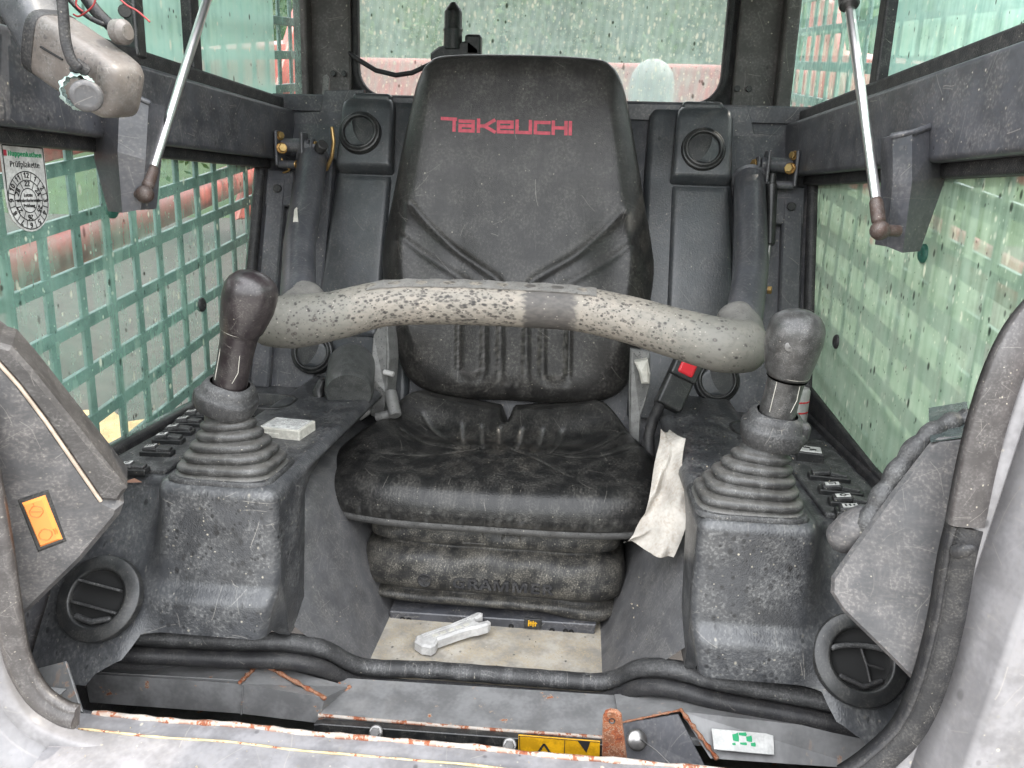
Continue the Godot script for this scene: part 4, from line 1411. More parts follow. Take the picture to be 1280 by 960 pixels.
func console_profile(x: float, s: float) -> PackedVector3Array:
	# from the lower front edge, up the face, over the rounded edge and back along the top
	var o := PackedVector3Array()
	var k := smooth(0.365, 0.408, x)
	var top := lerpf(0.302, 0.281, smooth(0.372, 0.392, x))
	var lowb := 0.124
	var lowp := lerpf(0.102, 0.090, smooth(0.4, 0.43, x)) - 0.012 * smooth(0.428, 0.432, x) * (1.0 - smooth(0.462, 0.466, x))
	var low := lerpf(lowb, lowp, smooth(0.388, 0.402, x))
	for i in 30:
		var u := i / 29.0
		var y := lerpf(low, top - 0.013, u)
		# box face with its shallow ridge
		var zb := 0.255 - 0.012 * smooth(0.10, 0.30, y) 
		zb += 0.004 * smooth(0.2, 0.3, y)
		zb += 0.013 * (1.0 - smooth(0.164, 0.182, y))
		var zp := 0.262 + (0.15 - y) * 0.72
		o.append(Vector3(s * x, y, lerpf(zb, zp, k)))
	var f: Vector3 = o[29]
	for i in range(1, 8):
		var t := PI / 2 * i / 7.0
		o.append(Vector3(s * x, top - 0.013 + 0.013 * sin(t), f.z - 0.013 * (1 - cos(t))))
	for i in range(1, 20):
		o.append(Vector3(s * x, top, lerpf(f.z - 0.013, -0.31, i / 19.0)))
	return o

func consoles() -> void:
	for s in [-1.0, 1.0]:
		var c := thing("armrest_console", ["dusty dark plastic console with six rocker switches, left of the seat", "dusty dark plastic console beside the white rag, right of the seat"][int(s > 0)], "console", Vector3(s * 0.33, 0.0, 0.1), "moulded consoles either side of the seat")
		var mb := MB.new()
		var rows := []
		var xi := 0.246 if s > 0 else 0.231
		for i in 6:
			var t := PI / 2 * i / 5.0
			var pr := console_profile(xi + 0.014, s)
			var row := PackedVector3Array()
			for j in pr.size():
				var p: Vector3 = pr[j]
				var nx := mini(j + 1, pr.size() - 1)
				var pv := maxi(j - 1, 0)
				var d: Vector3 = (pr[nx] - pr[pv]).normalized()
				var nrm := Vector3(0, d.z, -d.y)
				if nrm.z < 0.0 and nrm.y < 0.0:
					nrm = -nrm
				p -= nrm.abs() * 0.014 * (1 - sin(t)) * Vector3(0, 1, 1)
				p.x = s * (xi + 0.014 * (1 - cos(t)) + 0.03 * smooth(0.2, 0.08, p.y) * 0.6)
				row.append(p)
			rows.append(row)
		for i in range(1, 40):
			var x := lerpf(xi + 0.016, 0.51, i / 39.0)
			var pr := console_profile(x, s)
			for j in pr.size():
				pr[j].x += s * 0.018 * smooth(0.2, 0.08, pr[j].y) * (1.0 - smooth(0.26, 0.36, x))
			rows.append(pr)
		# inner side wall down to the wing
		var first: PackedVector3Array = rows[0]
		var wall := PackedVector3Array()
		for p in first:
			wall.append(Vector3(p.x + s * 0.008, 0.09, minf(p.z, 0.2)))
		var mid_wall := PackedVector3Array()
		for j in first.size():
			var p: Vector3 = first[j]
			var back := smooth(0.14, 0.07, p.z)
			mid_wall.append(Vector3(p.x + s * (0.001 + 0.05 * back), minf(p.y - 0.003, 0.262), minf(p.z, 0.24)))
			wall[j].x += s * 0.05 * back
		rows.push_front(mid_wall)
		rows.push_front(wall)
		mb.grid(rows, false, Vector3(-s * 0.2, 0.8, 0.8))
		var body := obj("console_body", mb, M.console_plastic, c)
		floor_vent(c, s)
		# switch tray
		mb = MB.new()
		mb.rbox(Vector3(s * 0.45, 0.2835, 0.015), Vector3(0.088, 0.008, 0.30), 0.003)
		obj("switch_tray", mb, M.tray_plastic, c)
		if s < 0:
			var spots := [Vector3(-0.442, 0.288, 0.1753), Vector3(-0.445, 0.29, 0.1133), Vector3(-0.4565, 0.29, 0.0636), Vector3(-0.4627, 0.29, 0.0234), Vector3(-0.4685, 0.29, -0.0159), Vector3(-0.4738, 0.29, -0.0536)]
			for k in 6:
				rocker(c, spots[k], 0.042 if k > 0 else 0.036, 0.017, k, 0.10)
		else:
			var spots := [Vector3(0.4444, 0.29, 0.0464), Vector3(0.4426, 0.29, 0.0981), Vector3(0.4435, 0.29, 0.137), Vector3(0.4413, 0.29, 0.1688)]
			for k in 4:
				rocker(c, spots[k], 0.052, 0.0185, k + (9 if k == 0 else 1), -0.12)
			# small socket block with a printed white top
			mb = MB.new()
			var at: Vector3 = Vector3(0.4421, 0.293, -0.0356)
			mb.rbox(at, Vector3(0.036, 0.016, 0.03), 0.002, Basis(Vector3.UP, -0.2))
			var sb := obj("socket_block", mb, M.black_plastic, c)
			mb = MB.new()
			mb.rbox(at + Vector3(0, 0.0088, 0), Vector3(0.029, 0.0018, 0.025), 0.0008, Basis(Vector3.UP, -0.2))
			for k in 2:
				mb.rbox(at + Vector3(-0.004 + 0.006 * k, 0.0099, -0.005 + 0.010 * k), Vector3(0.008, 0.0006, 0.004), 0.0002, Basis(Vector3.UP, -0.2))
			var lb := MeshInstance3D.new()
			lb.name = "printed_label"
			lb.mesh = mb.mesh(M.label_white)
			sb.add_child(lb, true)
			mb = MB.new()
			for k in 2:
				mb.rbox(at + Vector3(-0.004 + 0.006 * k, 0.0101, -0.005 + 0.010 * k), Vector3(0.009, 0.0008, 0.005), 0.0002, Basis(Vector3.UP, -0.2))
			var lp := MeshInstance3D.new()
			lp.name = "print"
			lp.mesh = mb.mesh(M.print_black)
			sb.add_child(lp, true)
		# shallow storage tub and seam behind the joystick
		mb = MB.new()
		var tc := Vector3(s * 0.40, 0.290, -0.12)
		mb.grid([mb.ring(tc, Vector3.RIGHT, Vector3.BACK, 0.055, 0.045, 40, 3.2), mb.ring(tc + Vector3(0, 0.012, 0), Vector3.RIGHT, Vector3.BACK, 0.055, 0.045, 40, 3.2), mb.ring(tc + Vector3(0, 0.014, 0), Vector3.RIGHT, Vector3.BACK, 0.052, 0.042, 40, 3.2), mb.ring(tc + Vector3(0, 0.012, 0), Vector3.RIGHT, Vector3.BACK, 0.049, 0.039, 40, 3.2), mb.ring(tc + Vector3(0, -0.005, 0), Vector3.RIGHT, Vector3.BACK, 0.044, 0.034, 40, 3.2)], true, null)
		obj("storage_tub", mb, M.black_plastic, c)

func rocker(parent: Node3D, at: Vector3, lx: float, lz: float, k: int, turn: float) -> void:
	var b := Basis(Vector3.UP, turn)
	var mb := MB.new()
	mb.rbox(at, Vector3(lx, 0.008, lz), 0.002, b)
	var fr := obj("rocker_switch", mb, M.black_plastic, parent)
	mb = MB.new()
	# two tilted halves of the rocker
	mb.rbox(at + b * Vector3(-lx * 0.21, 0.0065, 0), Vector3(lx * 0.42, 0.006, lz * 0.8), 0.0016, b * Basis(Vector3.BACK, 0.16))
	mb.rbox(at + b * Vector3(lx * 0.21, 0.0055, 0), Vector3(lx * 0.42, 0.006, lz * 0.8), 0.0016, b * Basis(Vector3.BACK, -0.10))
	var r := MeshInstance3D.new()
	r.name = "rocker"
	r.mesh = mb.mesh(M.dusty_rubber)
	fr.add_child(r, true)
	mb = MB.new()
	var bt := b * Basis(Vector3.BACK, 0.16)
	var lc := at + b * Vector3(-lx * 0.2, 0.0102, 0)
	if k == 9:
		return
	mb.rbox(lc, Vector3(lx * 0.32, 0.0008, lz * 0.56), 0.0002, bt)
	var l := MeshInstance3D.new()
	l.name = "symbol_plate"
	l.mesh = mb.mesh(M.label_white)
	fr.add_child(l, true)
	mb = MB.new()
	var u := lx * 0.08
	if k % 3 == 0:
		mb.lathe(lc + bt * Vector3(0, 0.0006, 0), bt * Vector3.UP, [Vector2(u, 0), Vector2(u * 0.7, 0.0003), Vector2(u * 0.45, 0)], 14)
		mb.rbox(lc + bt * Vector3(u * 1.2, 0.0006, 0), Vector3(u * 0.7, 0.0004, u * 0.3), 0.0001, bt)
	elif k % 3 == 1:
		for q in 3:
			mb.rbox(lc + bt * Vector3(u * (q - 1.0) * 1.1, 0.0006, 0), Vector3(u * 0.5, 0.0004, u * (1.6 - 0.3 * q)), 0.0001, bt)
	else:
		mb.rbox(lc + bt * Vector3(0, 0.0006, -u * 0.5), Vector3(u * 2.2, 0.0004, u * 0.35), 0.0001, bt)
		mb.rbox(lc + bt * Vector3(-u * 0.4, 0.0006, u * 0.5), Vector3(u * 1.3, 0.0004, u * 0.35), 0.0001, bt)
		mb.rbox(lc + bt * Vector3(u * 0.8, 0.0006, u * 0.4), Vector3(u * 0.4, 0.0004, u * 1.0), 0.0001, bt)
	var p := MeshInstance3D.new()
	p.name = "print"
	p.mesh = mb.mesh(M.print_black)
	fr.add_child(p, true)

func floor_vent(c: Node3D, s: float) -> void:
	var nn := Vector3(0, 0.58, 0.81).normalized()
	var at: Vector3 = (Vector3(-0.4395, 0.1625, 0.268) if s < 0 else Vector3(0.4289, 0.1585, 0.262)) 
	var mb := MB.new()
	var r := 0.050
	mb.lathe(at, nn, [Vector2(r, -0.004), Vector2(r, 0.003), Vector2(r * 0.97, 0.006), Vector2(r * 0.72, 0.009), Vector2(r * 0.66, 0.008), Vector2(r * 0.63, 0.003), Vector2(r * 0.62, -0.0)], 48)
	obj("vent_ring", mb, M.black_plastic, c)
	mb = MB.new()
	mb.lathe(at, nn, [Vector2(r * 0.64, 0.0045), Vector2(r * 0.63, 0.0025), Vector2(r * 0.5, 0.0012), Vector2(0.0002, 0.001)], 40)
	obj("vent_bowl", mb, M.black_void, c)
	var f := mb.frame(nn)
	var rt := Vector3.RIGHT
	var up := nn.cross(rt)
	if s < 0:
		for k in 2:
			mb = MB.new()
			var o: float = [0.28, -0.22][k] * r
			var half := sqrt(pow(r * 0.62, 2) - o * o)
			mb.rbox(at + up * o + nn * 0.006, Vector3(half * 2, 0.003, 0.008), 0.001, Basis(rt, up, nn) * Basis(Vector3.BACK, -0.16))
			obj("louvre", mb, M.dusty_rubber, c)
		mb = MB.new()
		mb.tube([at + rt * -0.02 + up * -0.022 + nn * 0.004, at + up * -0.027 + nn * 0.005, at + rt * 0.02 + up * -0.022 + nn * 0.004], 0.0035, 10, true)
		obj("dust_ledge", mb, M.dusty_rubber, c)
	else:
		mb = MB.new()
		var ar := []
		for i in 11:
			var t := lerpf(PI * 0.93, PI * 0.07, i / 10.0)
			ar.append(at + rt * cos(t) * r * 0.6 + up * (sin(t) * r * 0.12 + r * 0.16) + nn * 0.006)
		mb.tube(ar, 0.0030, 10, true)
		obj("louvre", mb, M.dusty_rubber, c)
		mb = MB.new()
		mb.tube([at + rt * r * 0.02 + up * r * 0.2 + nn * 0.006, at + rt * r * 0.1 - up * r * 0.1 + nn * 0.006, at + rt * r * 0.16 - up * r * 0.45 + nn * 0.005], 0.0016, 8, true)
		mb.tube([at + rt * r * 0.1 - up * r * 0.1 + nn * 0.006, at + rt * r * 0.45 - up * r * 0.18 + nn * 0.005], 0.0014, 8, true)
		mb.tube([at + rt * r * -0.45 - up * r * 0.38 + nn * 0.004, at - up * r * 0.56 + nn * 0.005, at + rt * r * 0.4 - up * r * 0.42 + nn * 0.004], 0.003, 8, true)
		obj("shutter_spokes", mb, M.black_rubber, c)

# ---------------------------------------------------------------- seat
const BT := 0.2269    # backrest lean, radians

func back_pt(x: float, t: float, h: float) -> Vector3:
	x = x * 1.025 - 0.003 - 0.035 * t
	return Vector3(x, 0.285 + cos(BT) * t + sin(BT) * h, -0.285 - sin(BT) * t + cos(BT) * h)

func seg_d(p: Vector2, a: Vector2, b: Vector2) -> float:
	var q := b - a
	var t := clampf((p - a).dot(q) / maxf(q.length_squared(), 1e-9), 0.0, 1.0)
	return (p - a - q * t).length()

func line_d(p: Vector2, l: Array) -> float:
	var d := 9.0
	for i in l.size() - 1:
		d = minf(d, seg_d(p, l[i], l[i + 1]))
	return d

var back_lines := []
var back_us := []
var seat_lines := []
var speckle := FastNoiseLite.new()

func back_groove(p: Vector2) -> float:
	var g := 0.0
	if p.y > 0.17 and p.y < 0.38:
		for l in back_lines:
			var d := line_d(p, l[0])
			g = maxf(g, l[1] * exp(-d * d / (l[2] * l[2])))
	if p.y < 0.2 and absf(p.x) < 0.12:
		for l in back_us:
			var d := line_d(p, l)
			g = maxf(g, exp(-d * d / (0.0045 * 0.0045)))
	return g

func back_front(x: float, t: float) -> float:
	var p := Vector2(x, t)
	var ax := absf(x)
	var h := 0.0
	# side bolsters below, a flat upper panel, a lumbar swell
	h += 0.026 * smooth(0.09, 0.19, ax) * smooth(0.02, 0.12, t) * (1.0 - smooth(0.26, 0.40, t))
	h += 0.006 * smooth(0.08, 0.16, ax) * smooth(0.32, 0.4, t) * (1.0 - smooth(0.5, 0.6, t))
	h += 0.012 * exp(-pow((t - 0.14) / 0.09, 2.0)) * (1.0 - smooth(0.05, 0.16, ax))
	h -= 0.008 * exp(-pow((t - 0.30) / 0.10, 2.0)) * (1.0 - smooth(0.1, 0.2, ax))
	# upper panel stands forward of the V seam
	h += 0.003 * smooth(-0.03, 0.03, t - (0.205 + ax * 0.8)) * (1.0 - smooth(0.15, 0.2, ax))
	h -= 0.0062 * back_groove(p)
	return h

func seat() -> void:
	var o := thing("operator_seat", "black leatherette operator seat with red lettering on its tall backrest", "seat", Vector3(-0.01, 0.0, -0.15))
	for s in [-1.0, 1.0]:
		back_lines.append([cr([Vector2(s * 0.178, 0.330), Vector2(s * 0.150, 0.298), Vector2(s * 0.105, 0.258), Vector2(s * 0.060, 0.228), Vector2(s * 0.028, 0.205), Vector2(s * 0.02, 0.18)], 5), 0.62, 0.0068])
		back_lines.append([cr([Vector2(s * 0.192, 0.272), Vector2(s * 0.155, 0.245), Vector2(s * 0.11, 0.218), Vector2(s * 0.07, 0.195)], 5), 0.42, 0.0065])
	for k in 3:
		var x := -0.072 + 0.072 * k
		var bot: float = [0.030, 0.014, 0.030][k]
		var l := [Vector2(x - 0.022, 0.16)]
		for i in 7:
			var t := PI * i / 6.0
			l.append(Vector2(x - 0.022 * cos(t) * (0.55 + 0.45 * absf(cos(t))), bot + 0.010 - 0.010 * sin(t)))
		l.append(Vector2(x + 0.022, 0.16))
		back_us.append(l)
	speckle.seed = 17
	speckle.noise_type = FastNoiseLite.TYPE_SIMPLEX_SMOOTH
	speckle.frequency = 0.12
	speckle.fractal_octaves = 3
	# backrest
	var half := [Vector2(0, -0.004), Vector2(0.10, -0.003), Vector2(0.160, 0.008), Vector2(0.192, 0.034), Vector2(0.213, 0.085), Vector2(0.228, 0.16), Vector2(0.237, 0.235), Vector2(0.232, 0.285), Vector2(0.218, 0.36), Vector2(0.204, 0.44), Vector2(0.190, 0.51), Vector2(0.178, 0.560), Vector2(0.160, 0.592), Vector2(0.125, 0.606), Vector2(0.0, 0.610)]
	var ctl := half.duplicate()
	for i in range(half.size() - 2, 0, -1):
		ctl.append(Vector2(-half[i].x, half[i].y))
	var outline := cr(ctl, 15, true)
	var cen := Vector2(0, 0.29)
	var es := [0.0, 0.0008, 0.0025, 0.005, 0.0085, 0.013, 0.018, 0.024, 0.031, 0.038]
	while es[-1] < 0.236:
		es.append(es[-1] + 0.0034)
	es.append(0.24)
	var rows := []
	for hb in [[-0.085, 0.03], [-0.08, 0.012], [-0.065, 0.002], [-0.04, 0.0], [-0.012, 0.0]]:
		var row := PackedVector3Array()
		for p in outline:
			var q: Vector2 = p + (cen - p).normalized() * hb[1]
			row.append(back_pt(q.x, q.y, hb[0]))
		rows.append(row)
	for e in es:
		var row := PackedVector3Array()
		var s: float = 1.0 - e / 0.24
		for p in outline:
			var q: Vector2 = cen + (p - cen) * s
			var ee: float = e * (p - cen).length() / 0.24
			var rd := 0.034 * sqrt(maxf(0.0, 1.0 - pow(1.0 - minf(ee / 0.045, 1.0), 2.0)))
			row.append(back_pt(q.x, q.y, rd + back_front(q.x, q.y) * smooth(0.0, 0.05, ee)))
		rows.append(row)
	var mb = BackMB.new()
	mb.host = self
	mb.grid(rows, true, null)
	var back := obj("backrest", mb, M.leather, o)
	back_print(back)
	# cushion
	for l in [[[505, 528], [545, 540], [575, 551], [600, 548]], [[480, 541], [530, 551], [580, 553]], [[452, 564], [520, 562], [590, 553]], [[800, 530], [750, 548], [700, 551]], [[815, 545], [760, 556], [690, 552]], [[640, 550], [690, 562], [770, 585]]]:
		var pl := []
		for q in l:
			pl.append(seat_xz(q[0], q[1]))
		seat_lines.append([cr(pl, 4), 0.6, 0.004])
	for k in 6:
		var px: float = [562, 590, 617, 648, 677, 705][k]
		var qx: float = [575, 600, 622, 645, 670, 693][k]
		seat_lines.append([[seat_xz(px, 530), seat_xz(qx, 551)], 0.9, 0.0042])
	half = [Vector2(0, 0.020), Vector2(0.11, 0.018), Vector2(0.19, 0.008), Vector2(0.248, -0.016), Vector2(0.279, -0.075), Vector2(0.276, -0.15), Vector2(0.252, -0.22), Vector2(0.218, -0.28), Vector2(0.185, -0.322), Vector2(0.14, -0.338), Vector2(0, -0.34)]
	ctl = half.duplicate()
	for i in range(half.size() - 2, 0, -1):
		ctl.append(Vector2(-half[i].x, half[i].y))
	outline = cr(ctl, 20, true)
	cen = Vector2(0, -0.165)
	rows = []
	for hb in [[-0.022, 0.03], [-0.021, 0.012], [-0.014, 0.003], [-0.004, 0.0]]:
		var row := PackedVector3Array()
		for p in outline:
			var q: Vector2 = p + (cen - p).normalized() * hb[1]
			row.append(Vector3(q.x - 0.013, 0.188 + hb[0], q.y))
		rows.append(row)
	for e in es:
		var row := PackedVector3Array()
		var s: float = 1.0 - e / 0.24
		for p in outline:
			var q: Vector2 = cen + (p - cen) * s
			var ee: float = e * (p - cen).length() / 0.24
			var rd := 0.042 * sqrt(maxf(0.0, 1.0 - pow(1.0 - minf(ee / 0.05, 1.0), 2.0)))
			row.append(Vector3(q.x - 0.013, 0.188 + rd + cushion_top(q) * smooth(0.0, 0.06, ee), q.y))
		rows.append(row)
	mb = CushionMB.new()
	mb.host = self
	mb.grid(rows, true, null)
	obj("seat_cushion", mb, M.cushion_leather, o)
	# pan below
	mb = MB.new()
	rows = []
	for hb in [[0.176, 0.012], [0.168, 0.008], [0.158, 0.012], [0.156, 0.03], [0.157, 0.16]]:
		var row := PackedVector3Array()
		for p in outline:
			var q: Vector2 = p + (cen - p).normalized() * hb[1]
			row.append(Vector3(q.x - 0.013, hb[0], q.y))
		rows.append(row)
	mb.grid(rows, true, null)
	obj("seat_pan", mb, M.dusty_pan, o)
	# bellows
	mb = MB.new()
	rows = []
	for q in [[0.162, 0.170], [0.158, 0.186], [0.150, 0.193], [0.138, 0.195], [0.128, 0.195], [0.122, 0.186], [0.118, 0.172], [0.114, 0.184], [0.108, 0.198], [0.098, 0.203], [0.086, 0.205], [0.070, 0.206], [0.056, 0.204], [0.048, 0.193], [0.044, 0.176], [0.041, 0.194], [0.036, 0.200], [0.029, 0.198], [0.023, 0.190], [0.020, 0.17]]:
		var row := PackedVector3Array()
		var base: PackedVector3Array = mb.ring(Vector3(-0.008, q[0], -0.145), Vector3.RIGHT, Vector3.BACK, q[1], q[1] - 0.062, 160, 7.0)
		for p in base:
			var w: float = 0.0022 * sin(p.x * 31.0 + q[0] * 60.0) + 0.0016 * sin(p.x * 73.0 - q[0] * 140.0)
			var sag := -0.016 * smooth(0.06, 0.16, p.x) * smooth(-0.1, -0.03, p.z) * (1.0 - smooth(0.02, 0.06, q[0]))
			row.append(p + Vector3(0, sag + w * 0.6, w))
		rows.append(row)
	mb.grid(rows, true, null)
	var bel := obj("suspension_bellows", mb, M.bellows_rubber, o)
	mb = MB.new()
	mb.text("GRAMMER", 0.0215, Transform3D(Basis(Vector3.RIGHT, -0.04), Vector3(0.012, 0.071, 0.0012)), 0.004, true, 1.42)
	emboss("raised_lettering", mb, M.black_rubber, bel)
	mb = MB.new()
	mb.lathe(Vector3(-0.106, 0.0715, -0.001), Vector3.BACK, [Vector2(0.0108, 0), Vector2(0.0108, 0.0036), Vector2(0.0092, 0.0036), Vector2(0.0088, 0.0026), Vector2(0.0002, 0.0026)], 28)
	for a in [0.5, 2.64, 4.71]:
		mb.rbox(Vector3(-0.106 + cos(a) * 0.004, 0.0715 + sin(a) * 0.004, 0.0015), Vector3(0.008, 0.0026, 0.0026), 0.0006, Basis(Vector3.BACK, a))
	emboss("raised_roundel", mb, M.black_rubber, bel)
	mb = MB.new()
	for k in 2:
		var c := Vector3(-0.033 + 0.055 * k, 0.142, -0.012)
		for seg in [[Vector2(-0.018, -0.011), Vector2(0.016, -0.011)], [Vector2(0.016, -0.011), Vector2(0.01, 0.011)], [Vector2(0.01, 0.011), Vector2(-0.010, 0.011)], [Vector2(-0.010, 0.011), Vector2(-0.018, -0.011)]]:
			mb.tube([c + Vector3(seg[0].x, seg[0].y, 0), c + Vector3(seg[1].x, seg[1].y, 0)], 0.0016, 6, true)
	emboss("raised_emblem", mb, M.bellows_rubber, bel)
	# rail under the bellows
	mb = MB.new()
	mb.prism([Vector3(-0.1613, 0.0113, -0.005), Vector3(0.1546, 0.0158, -0.005), Vector3(0.1524, -0.0087, -0.005), Vector3(-0.1614, -0.0148, -0.005)], Vector3(0, 0, -0.20), 0.0015)
	var rail := obj("seat_rail", mb, M.dark_paint, o)
	for q in [Vector3(-0.1412, -0.0003, -0.0045), Vector3(-0.1312, -0.0008, -0.0045), Vector3(0.0269, 0.0021, -0.0045), Vector3(0.0891, 0.0008, -0.0045), Vector3(0.1096, 0.0013, -0.0045), Vector3(0.1181, 0.0007, -0.0045)]:
		mb = MB.new()
		mb.lathe(q, Vector3.BACK, [Vector2(0.0042, -0.002), Vector2(0.0042, 0.0004), Vector2(0.0034, 0.0002), Vector2(0.0002, -0.0006)], 12)
		emboss("slot_hole", mb, M.black_void, rail)
	mb = MB.new()
	mb.rbox(Vector3(0.0596, 0.0113, -0.003), Vector3(0.026, 0.016, 0.004), 0.001)
	emboss("tag_holder", mb, M.black_plastic, rail)
	mb = MB.new()
	for k in 4:
		mb.rbox(Vector3(0.0536, 0.0121, -0.0008) + Vector3(0.0033 * k, -0.0003 * k, 0), Vector3(0.0022, 0.010 - 0.003 * (k % 2), 0.0012), 0.0003)
	mb.rbox(Vector3(0.0597, 0.0126, -0.0009), Vector3(0.013, 0.0018, 0.001), 0.0003)
	emboss("yellow_mark", mb, M.yellow_label, rail)
	# hinge brackets at the foot of the backrest
	mb = MB.new()
	mb.prism([Vector3(-0.2516, 0.2524, -0.235), Vector3(-0.2523, 0.3248, -0.235), Vector3(-0.25, 0.3929, -0.25), Vector3(-0.2414, 0.4102, -0.25), Vector3(-0.2244, 0.411, -0.25), Vector3(-0.2194, 0.354, -0.24), Vector3(-0.2227, 0.2978, -0.235), Vector3(-0.2288, 0.2479, -0.23)], Vector3(0.01, 0, -0.03), 0.002)
	var hb2 := obj("hinge_bracket", mb, M.spotted_steel, o)
	mb = MB.new()
	mb.rod(Vector3(-0.226, 0.3341, -0.232), Vector3(-0.2081, 0.3317, -0.228), 0.0048, 14)
	emboss("pivot_pin", mb, M.white_plastic, hb2)
	mb = MB.new()
	mb.prism([Vector3(0.1929, 0.396, -0.235), Vector3(0.2263, 0.3923, -0.235), Vector3(0.2305, 0.3374, -0.235), Vector3(0.2254, 0.3105, -0.23), Vector3(0.2177, 0.2834, -0.225), Vector3(0.2187, 0.2281, -0.22), Vector3(0.2014, 0.2469, -0.225), Vector3(0.1954, 0.3215, -0.235)], Vector3(0, 0, -0.012), 0.002)
	hb2 = obj("hinge_bracket", mb, M.spotted_steel, o)
	mb = MB.new()
	mb.prism([Vector3(0.1996, 0.3773, -0.215), Vector3(0.2214, 0.3825, -0.215), Vector3(0.2262, 0.3607, -0.205), Vector3(0.2261, 0.3445, -0.205), Vector3(0.2131, 0.3438, -0.205), Vector3(0.2081, 0.3618, -0.208)], Vector3(0, 0, -0.02), 0.003)
	emboss("release_button", mb, M.ivory_plastic, hb2)
	# recliner knob and lever seen low at the left
	mb = MB.new()
	mb.rod(Vector3(-0.2119, 0.3022, -0.22), Vector3(-0.1963, 0.2687, -0.19), 0.011, 16)
	mb.rod(Vector3(-0.2322, 0.2608, -0.2), Vector3(-0.1904, 0.2747, -0.2), 0.008, 12)
	obj("recliner_shaft", mb, M.spotted_steel, o)
	# belt hardware
	var rt := thing("belt_retractor", "dusty black seat belt retractor drum beside the seat hinge", "belt retractor", Vector3(-0.2737, 0.2896, -0.2))
	mb = MB.new()
	var ax0: Vector3 = Vector3(-0.2861, 0.3465, -0.245)
	var ax1: Vector3 = Vector3(-0.2638, 0.3143, -0.15)
	mb.tube([ax0, ax0.lerp(ax1, 0.1), ax0.lerp(ax1, 0.9), ax1], [0.036, 0.040, 0.040, 0.036], 32)
	obj("drum_housing", mb, M.spotted_plastic, rt)
	mb = MB.new()
	mb.rbox(Vector3(-0.2749, 0.2922, -0.19), Vector3(0.07, 0.045, 0.06), 0.008, Basis(Vector3.BACK, -0.1))
	obj("lower_housing", mb, M.spotted_plastic, rt)
	mb = MB.new()
	mb.tube([Vector3(-0.3193, 0.3229, -0.18), Vector3(-0.3218, 0.3086, -0.17), Vector3(-0.3179, 0.2894, -0.165), Vector3(-0.3112, 0.2704, -0.16)], [0.007, 0.010, 0.007, 0.004], 10, true)
	obj("belt_slot", mb, M.black_plastic, rt)
	mb = MB.new()
	mb.tube([Vector3(-0.2619, 0.2844, -0.16), Vector3(-0.2444, 0.2759, -0.155), Vector3(-0.2376, 0.2831, -0.16)], 0.008, 10, true)
	obj("mount_foot", mb, M.spotted_steel, rt)
	var bk := thing("belt_buckle", "black seat belt buckle with a red release button right of the seat", "belt buckle", Vector3(0.2614, 0.3206, -0.2))
	mb = MB.new()
	var bx := Basis(Vector3.BACK, -0.42) * Basis(Vector3.RIGHT, -0.45)
	var bc: Vector3 = Vector3(0.2693, 0.3505, -0.19)
	mb.rbox(bc, Vector3(0.044, 0.088, 0.026), 0.005, bx)
	mb.rbox(bc + bx * Vector3(0, 0.025, 0.014), Vector3(0.046, 0.036, 0.012), 0.004, bx)
	obj("buckle_case", mb, M.black_plastic, bk)
	mb = MB.new()
	mb.rbox(bc + bx * Vector3(0, 0.026, 0.0185), Vector3(0.027, 0.026, 0.008), 0.004, bx)
	obj("release_button", mb, M.red_plastic, bk)
	mb = MB.new()
	mb.tube([bc + bx * Vector3(-0.012, -0.04, 0), Vector3(0.2333, 0.2904, -0.18), Vector3(0.2279, 0.2659, -0.17), Vector3(0.2312, 0.2284, -0.16)], 0.009, 12, true)
	obj("buckle_stalk", mb, M.black_rubber, bk)

func back_dust(p: Vector3) -> Color:
	var t := (p.y - 0.285) / cos(BT) - 0.02
	var x := p.x + 0.008 + 0.035 * t
	var g := 0.0
	if t < 0.19:
		g = back_groove(Vector2(x, t))
		g = smooth(0.30, 0.9, g) * smoothstep(-0.25, 0.35, speckle.get_noise_2d(p.x * 1000.0, p.y * 1000.0)) * 2.6
	else:
		g = smooth(0.45, 0.75, back_groove(Vector2(x, t))) * 0.5
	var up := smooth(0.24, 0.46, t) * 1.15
	g += 0.5 * smoothstep(0.42, 0.6, speckle.get_noise_2d(p.x * 700.0 + 90.0, p.y * 700.0)) * (1.0 - smooth(0.1, 0.25, t))
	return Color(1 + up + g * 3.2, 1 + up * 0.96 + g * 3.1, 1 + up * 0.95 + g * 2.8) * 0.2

func cushion_dust(p: Vector3, n: Vector3) -> Color:
	var g := 0.0
	if n.y > 0.5 and p.z < 0.05:
		g = smooth(0.25, 0.75, cushion_groove(Vector2(p.x + 0.013, p.z))) * (0.75 + 0.5 * sin(p.x * 130.0))
	var sp := speckle.get_noise_3d(p.x * 900.0, p.y * 900.0, p.z * 900.0)
	var front := (1.0 - smooth(0.168, 0.205, p.y)) * (0.15 + 1.3 * smoothstep(0.0, 0.5, sp))
	front += 0.5 * smoothstep(0.35, 0.6, sp) * (1.0 - smooth(0.2, 0.225, p.y)) + 0.10 * smoothstep(0.5, 0.7, sp)
	g += maxf(0.0, front) * 0.9
	g += 0.25 * smooth(-0.2, -0.3, p.z)
	return Color(1 + g * 4.4, 1 + g * 4.2, 1 + g * 3.8) * 0.2

func emboss(called: String, mb: MB, m: Material, parent: MeshInstance3D) -> void:
	var o := MeshInstance3D.new()
	o.name = called
	o.mesh = mb.mesh(m)
	parent.add_child(o, true)

func seat_xz(px: float, py: float) -> Vector2:
	# creases sketched on a 416 by 165 field over the cushion: across, and front to back
	return Vector2((px - 622.0) / 416.0 * 0.48 * (1.0 + 0.0014 * (560.0 - py)), -0.10 - (560.0 - py) * 0.00385)

